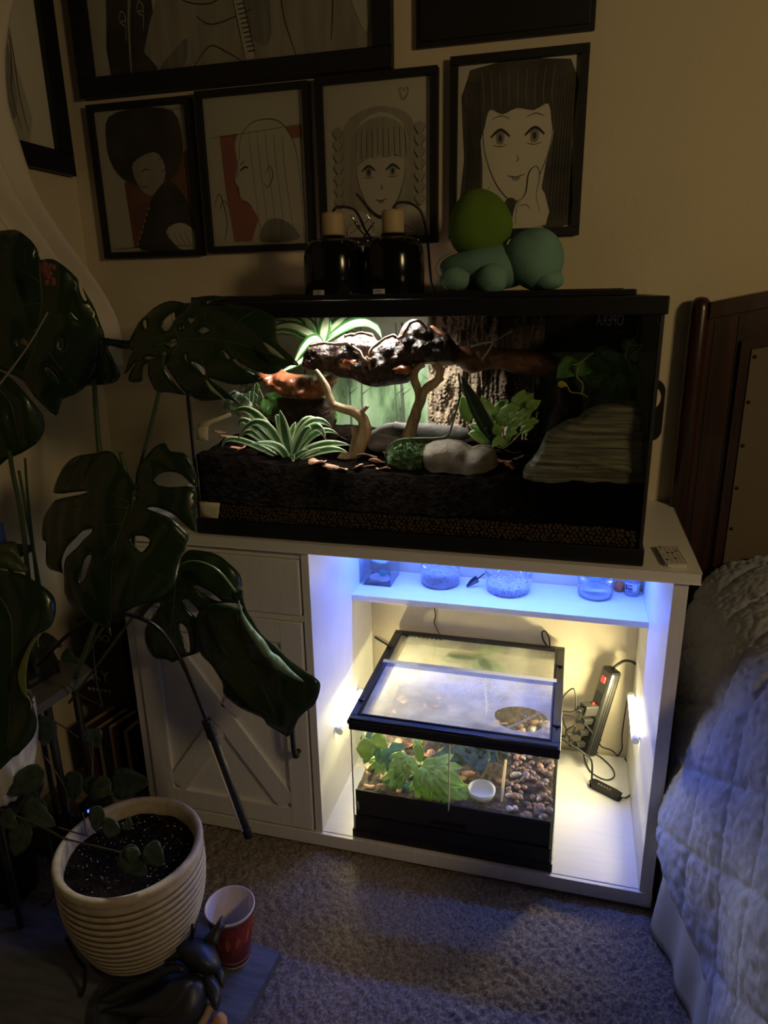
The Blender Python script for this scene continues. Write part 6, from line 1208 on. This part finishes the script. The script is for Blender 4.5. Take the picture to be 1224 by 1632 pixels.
# vining plant in it
M_vl = mat('silvery_vine_leaf', (.022, .048, .034), .45, col2=(.060, .095, .080), scale=45, tl=.1, bump=.5, bscale=50)
vn = thing('trailing_vine_plant', 'trailing vine with grey green heart leaves growing from the ribbed planter', 'plant', (pc.x-.02, pc.y, .275))
V3 = (3.264, 0, 900)
for (ax_, ay_, tx_, ty_, wpx, y) in [(520,1255,500,1392,80,-.86),(600,1330,560,1420,100,-.88),(655,1330,685,1375,60,-.88),(640,1480,762,1615,115,-.93),(770,1455,850,1565,105,-.92),(700,1470,690,1560,70,-.93),(585,1140,778,1130,135,-.70),(400,1075,382,1232,95,-.78),(470,1100,500,1230,80,-.77),(575,1125,470,1215,95,-.78),(275,800,222,942,115,-.72),(480,850,505,955,100,-.68),(235,1080,28,1190,120,-.82),(150,1340,70,1515,120,-.86),(120,1250,290,1360,110,-.84),(240,1240,170,1310,90,-.82),(205,385,325,425,70,-.62),(330,455,405,512,60,-.60),(20,1290,90,1370,80,-.86),(170,1180,190,1230,55,-.8)]:
    a_, t1 = at(ax_/V3[0], ay_/V3[0]+900, 'y', y), at(tx_/V3[0], ty_/V3[0]+900, 'y', y-.01); px_m = (CAM-a_).length/F
    m = MB(); ribbon(m, bez(a_, (a_+t1)/2+Vector((0, -.006, .006)), t1, 12), wpx/V3[0]*px_m, heartP, hint=(.1, -.8, .5), fold=.18, wave=.08); lf = part('leaf', m, M_vl, vn, smooth=True, solid=.0008)
    m = MB(); m.tube([p+Vector((0, -.0012, .0008)) for p in bez(a_, (a_+t1)/2+Vector((0, -.006, .006)), a_.lerp(t1, .9), 8)], .0006, 5); part('leaf_vein', m, M_pet, lf)
def vs(pts, y, r=.0014):
    m = MB(); m.tube(curve3([at(a/3.264, c/3.264+900, 'y', y+dy) for a, c, dy in pts], 5), r, 6); part('vine_stem', m, mat('brown_stem', (.06, .05, .035), .6), vn, smooth=True)
vs([(0,1270,0),(90,1310,0),(180,1345,0),(260,1385,-.01),(340,1425,-.02),(480,1460,-.03),(640,1500,-.04)], -.86, .0018); vs([(300,1365,0),(380,1390,0),(460,1410,0)], -.87); vs([(430,1290,0),(440,1340,0),(450,1400,-.01)], -.86)
vs([(480,385,0),(490,500,0),(505,620,-.02),(535,740,-.03)], -.62); vs([(350,620,0),(420,680,0),(530,735,0)], -.64); vs([(480,870,0),(482,1000,-.04),(485,1135,-.08),(560,1150,-.1)], -.70); vs([(235,1000,0),(290,1080,0),(345,1180,0),(355,1290,0)], -.80); vs([(270,740,0),(268,800,0),(340,850,0),(410,900,0)], -.72); vs([(0,1360,0),(80,1290,0),(150,1180,0)], -.85); vs([(380,450,0),(420,430,0),(480,385,0)], -.6)
cord('thin black cord running on the carpet at the left front', [at(x, y, 'z', .006) for x, y in ((0,1530),(30,1490),(60,1450),(85,1425),(98,1330))], .0024)
# ---------------------------------------------------------------- grey board, cup, saucer
bp_ = [at(x, y, 'z', .020) for x, y in ((446,1517),(318,1476),(150,1452),(-120,1430),(-160,1760),(150,1760),(330,1740))]
m = MB(); m.prism([(p.x, p.y, .0005) for p in bp_], (0, 0, 1), .0195); bd = tag(part('grey_wooden_board', m, mat('grey_stained_wood', (.085, .095, .12), .55, col2=(.14, .15, .18), scale=14, stretch=(1, 6, 1), bump=.5, bscale=50), bevel=.002), 'grey stained wooden board lying on the carpet under the planter and cup', 'board')
cc = at(375, 1528, 'z', .021); cc2 = at(365, 1436, 'z', .152); cx, cy = (cc.x+cc2.x)/2, (cc.y+cc2.y)/2-.0
cu = thing('paper_cup', 'empty red patterned paper cup with white rim on the grey board', 'cup', (cx, cy, .0205))
H_ = .128; m = MB(); m.lathe([(0, .004), (.029, .004), (.0305, 0), (.031, .003), (.0455, H_-.004), (.0475, H_-.004), (.0482, H_-.001), (.047, H_+.001), (.0448, H_), (.030, .006), (0, .006)], (cx, cy, .0205), 48); part('cup_wall', m, mat('cup_white', (.62, .55, .52), .6), cu, smooth=True)
m = MB(); m.lathe([(.0316, .006), (.0328, .016)], (cx, cy, .0205), 48); m.lathe([(.0330, .018), (.0452, H_-.010)], (cx, cy, .0205), 48); part('printed_wrap', m, mat('cup_red_print', (.30, .035, .022), .45, col2=(.10, .018, .014), scale=26, stretch=(1, 1, .7)), cu, smooth=True)
m = MB(); 
for k in range(7):
    g0 = -2.9+k*.5; m.add([(cx+(.0338+.0112*h)*math.cos(g), cy+(.0338+.0112*h)*math.sin(g), .0205+.02+.09*h) for g, h in ((g0, .2+.05*k), (g0+.25, .45+.04*k), (g0+.1, .8), (g0-.05, .55))], [(0,1,2,3)])
part('orange_print', m, mat('cup_orange', (.45, .10, .03), .5), cu)
sc_ = at(238, 1612, 'z', .021); m = MB(); m.lathe([(0, .001), (.055, .001), (.075, .006), (.088, .022), (.092, .026), (.090, .027), (.074, .009), (.054, .004), (0, .004)], (sc_.x, sc_.y, .0205), 64); tag(part('clear_saucer', m, glassmat('clear_saucer', (.80, .84, .92), refl=1.8, rough=.1, fog=.10, fogcol=(.5, .55, .65)), smooth=True), 'clear plastic plant saucer on the grey board under the black figure', 'saucer')
# black figure with overlapping pointed plates, lying in the saucer
fg = thing('black_figure', 'glossy black toy bird like figure with overlapping pointed plates lying in the clear saucer', 'figure', (sc_.x, sc_.y, .026))
M_fig = mat('satin_black_rubber', (.028, .032, .038), .42)
W3 = (3.6, 130, 1440); N3 = Vector((-.05, -.62, .78))
def plate(pts, z, th, R=14, m_=M_fig, name='plate', sp=4):
    c = np.array(map2(pts, *W3)).mean(0); part(name, inflate(map2(pts, *W3), at(c[0], c[1], 'z', z), N3, th, R, sp=sp, sm=3, power=.6), m_, fg, smooth=True)
plate([(480,470),(560,420),(640,400),(710,440),(720,540),(690,640),(620,720),(500,760),(300,740),(320,660),(420,560)], .060, .030, 26, name='body')
plate([(545,250),(600,205),(660,195),(725,215),(770,265),(795,330),(790,385),(740,410),(680,405),(610,370),(560,310)], .105, .034, 30, name='head')
plate([(700,205),(740,155),(775,110),(806,68),(812,105),(830,112),(800,170),(775,240),(740,230)], .165, .008, 8, name='crest')
plate([(108,552),(180,505),(280,440),(400,395),(500,350),(580,348),(596,395),(540,400),(470,420),(400,470),(300,520),(190,570),(150,578)], .085, .010)
plate([(125,622),(200,590),(320,560),(440,500),(520,440),(620,430),(640,480),(560,600),(480,660),(400,655),(300,650),(200,635)], .075, .014)
plate([(262,418),(330,375),(420,325),(500,290),(540,272),(590,280),(636,316),(580,315),(510,330),(420,380),(350,410),(290,430)], .10, .010)
plate([(700,392),(745,370),(800,368),(820,410),(818,460),(805,488),(780,440),(745,402)], .088, .008)
plate([(705,395),(745,410),(785,460),(800,540),(785,600),(770,618),(740,570),(715,520),(698,450)], .080, .010)
plate([(655,700),(690,640),(722,572),(760,600),(740,640),(700,720)], .055, .008, 9, mat('beige_peg', (.42, .30, .22), .6), 'beige_leg')
plate([(745,700),(752,655),(785,622),(815,628),(835,660),(830,710),(780,730)], .05, .013, 10, mat('orange_tan_part', (.55, .26, .10), .6), 'orange_foot')
plate([(740,690),(742,660),(752,668),(756,720),(742,730)], .052, .008, 6, mat('red_part', (.45, .06, .03), .6), 'red_stripe')
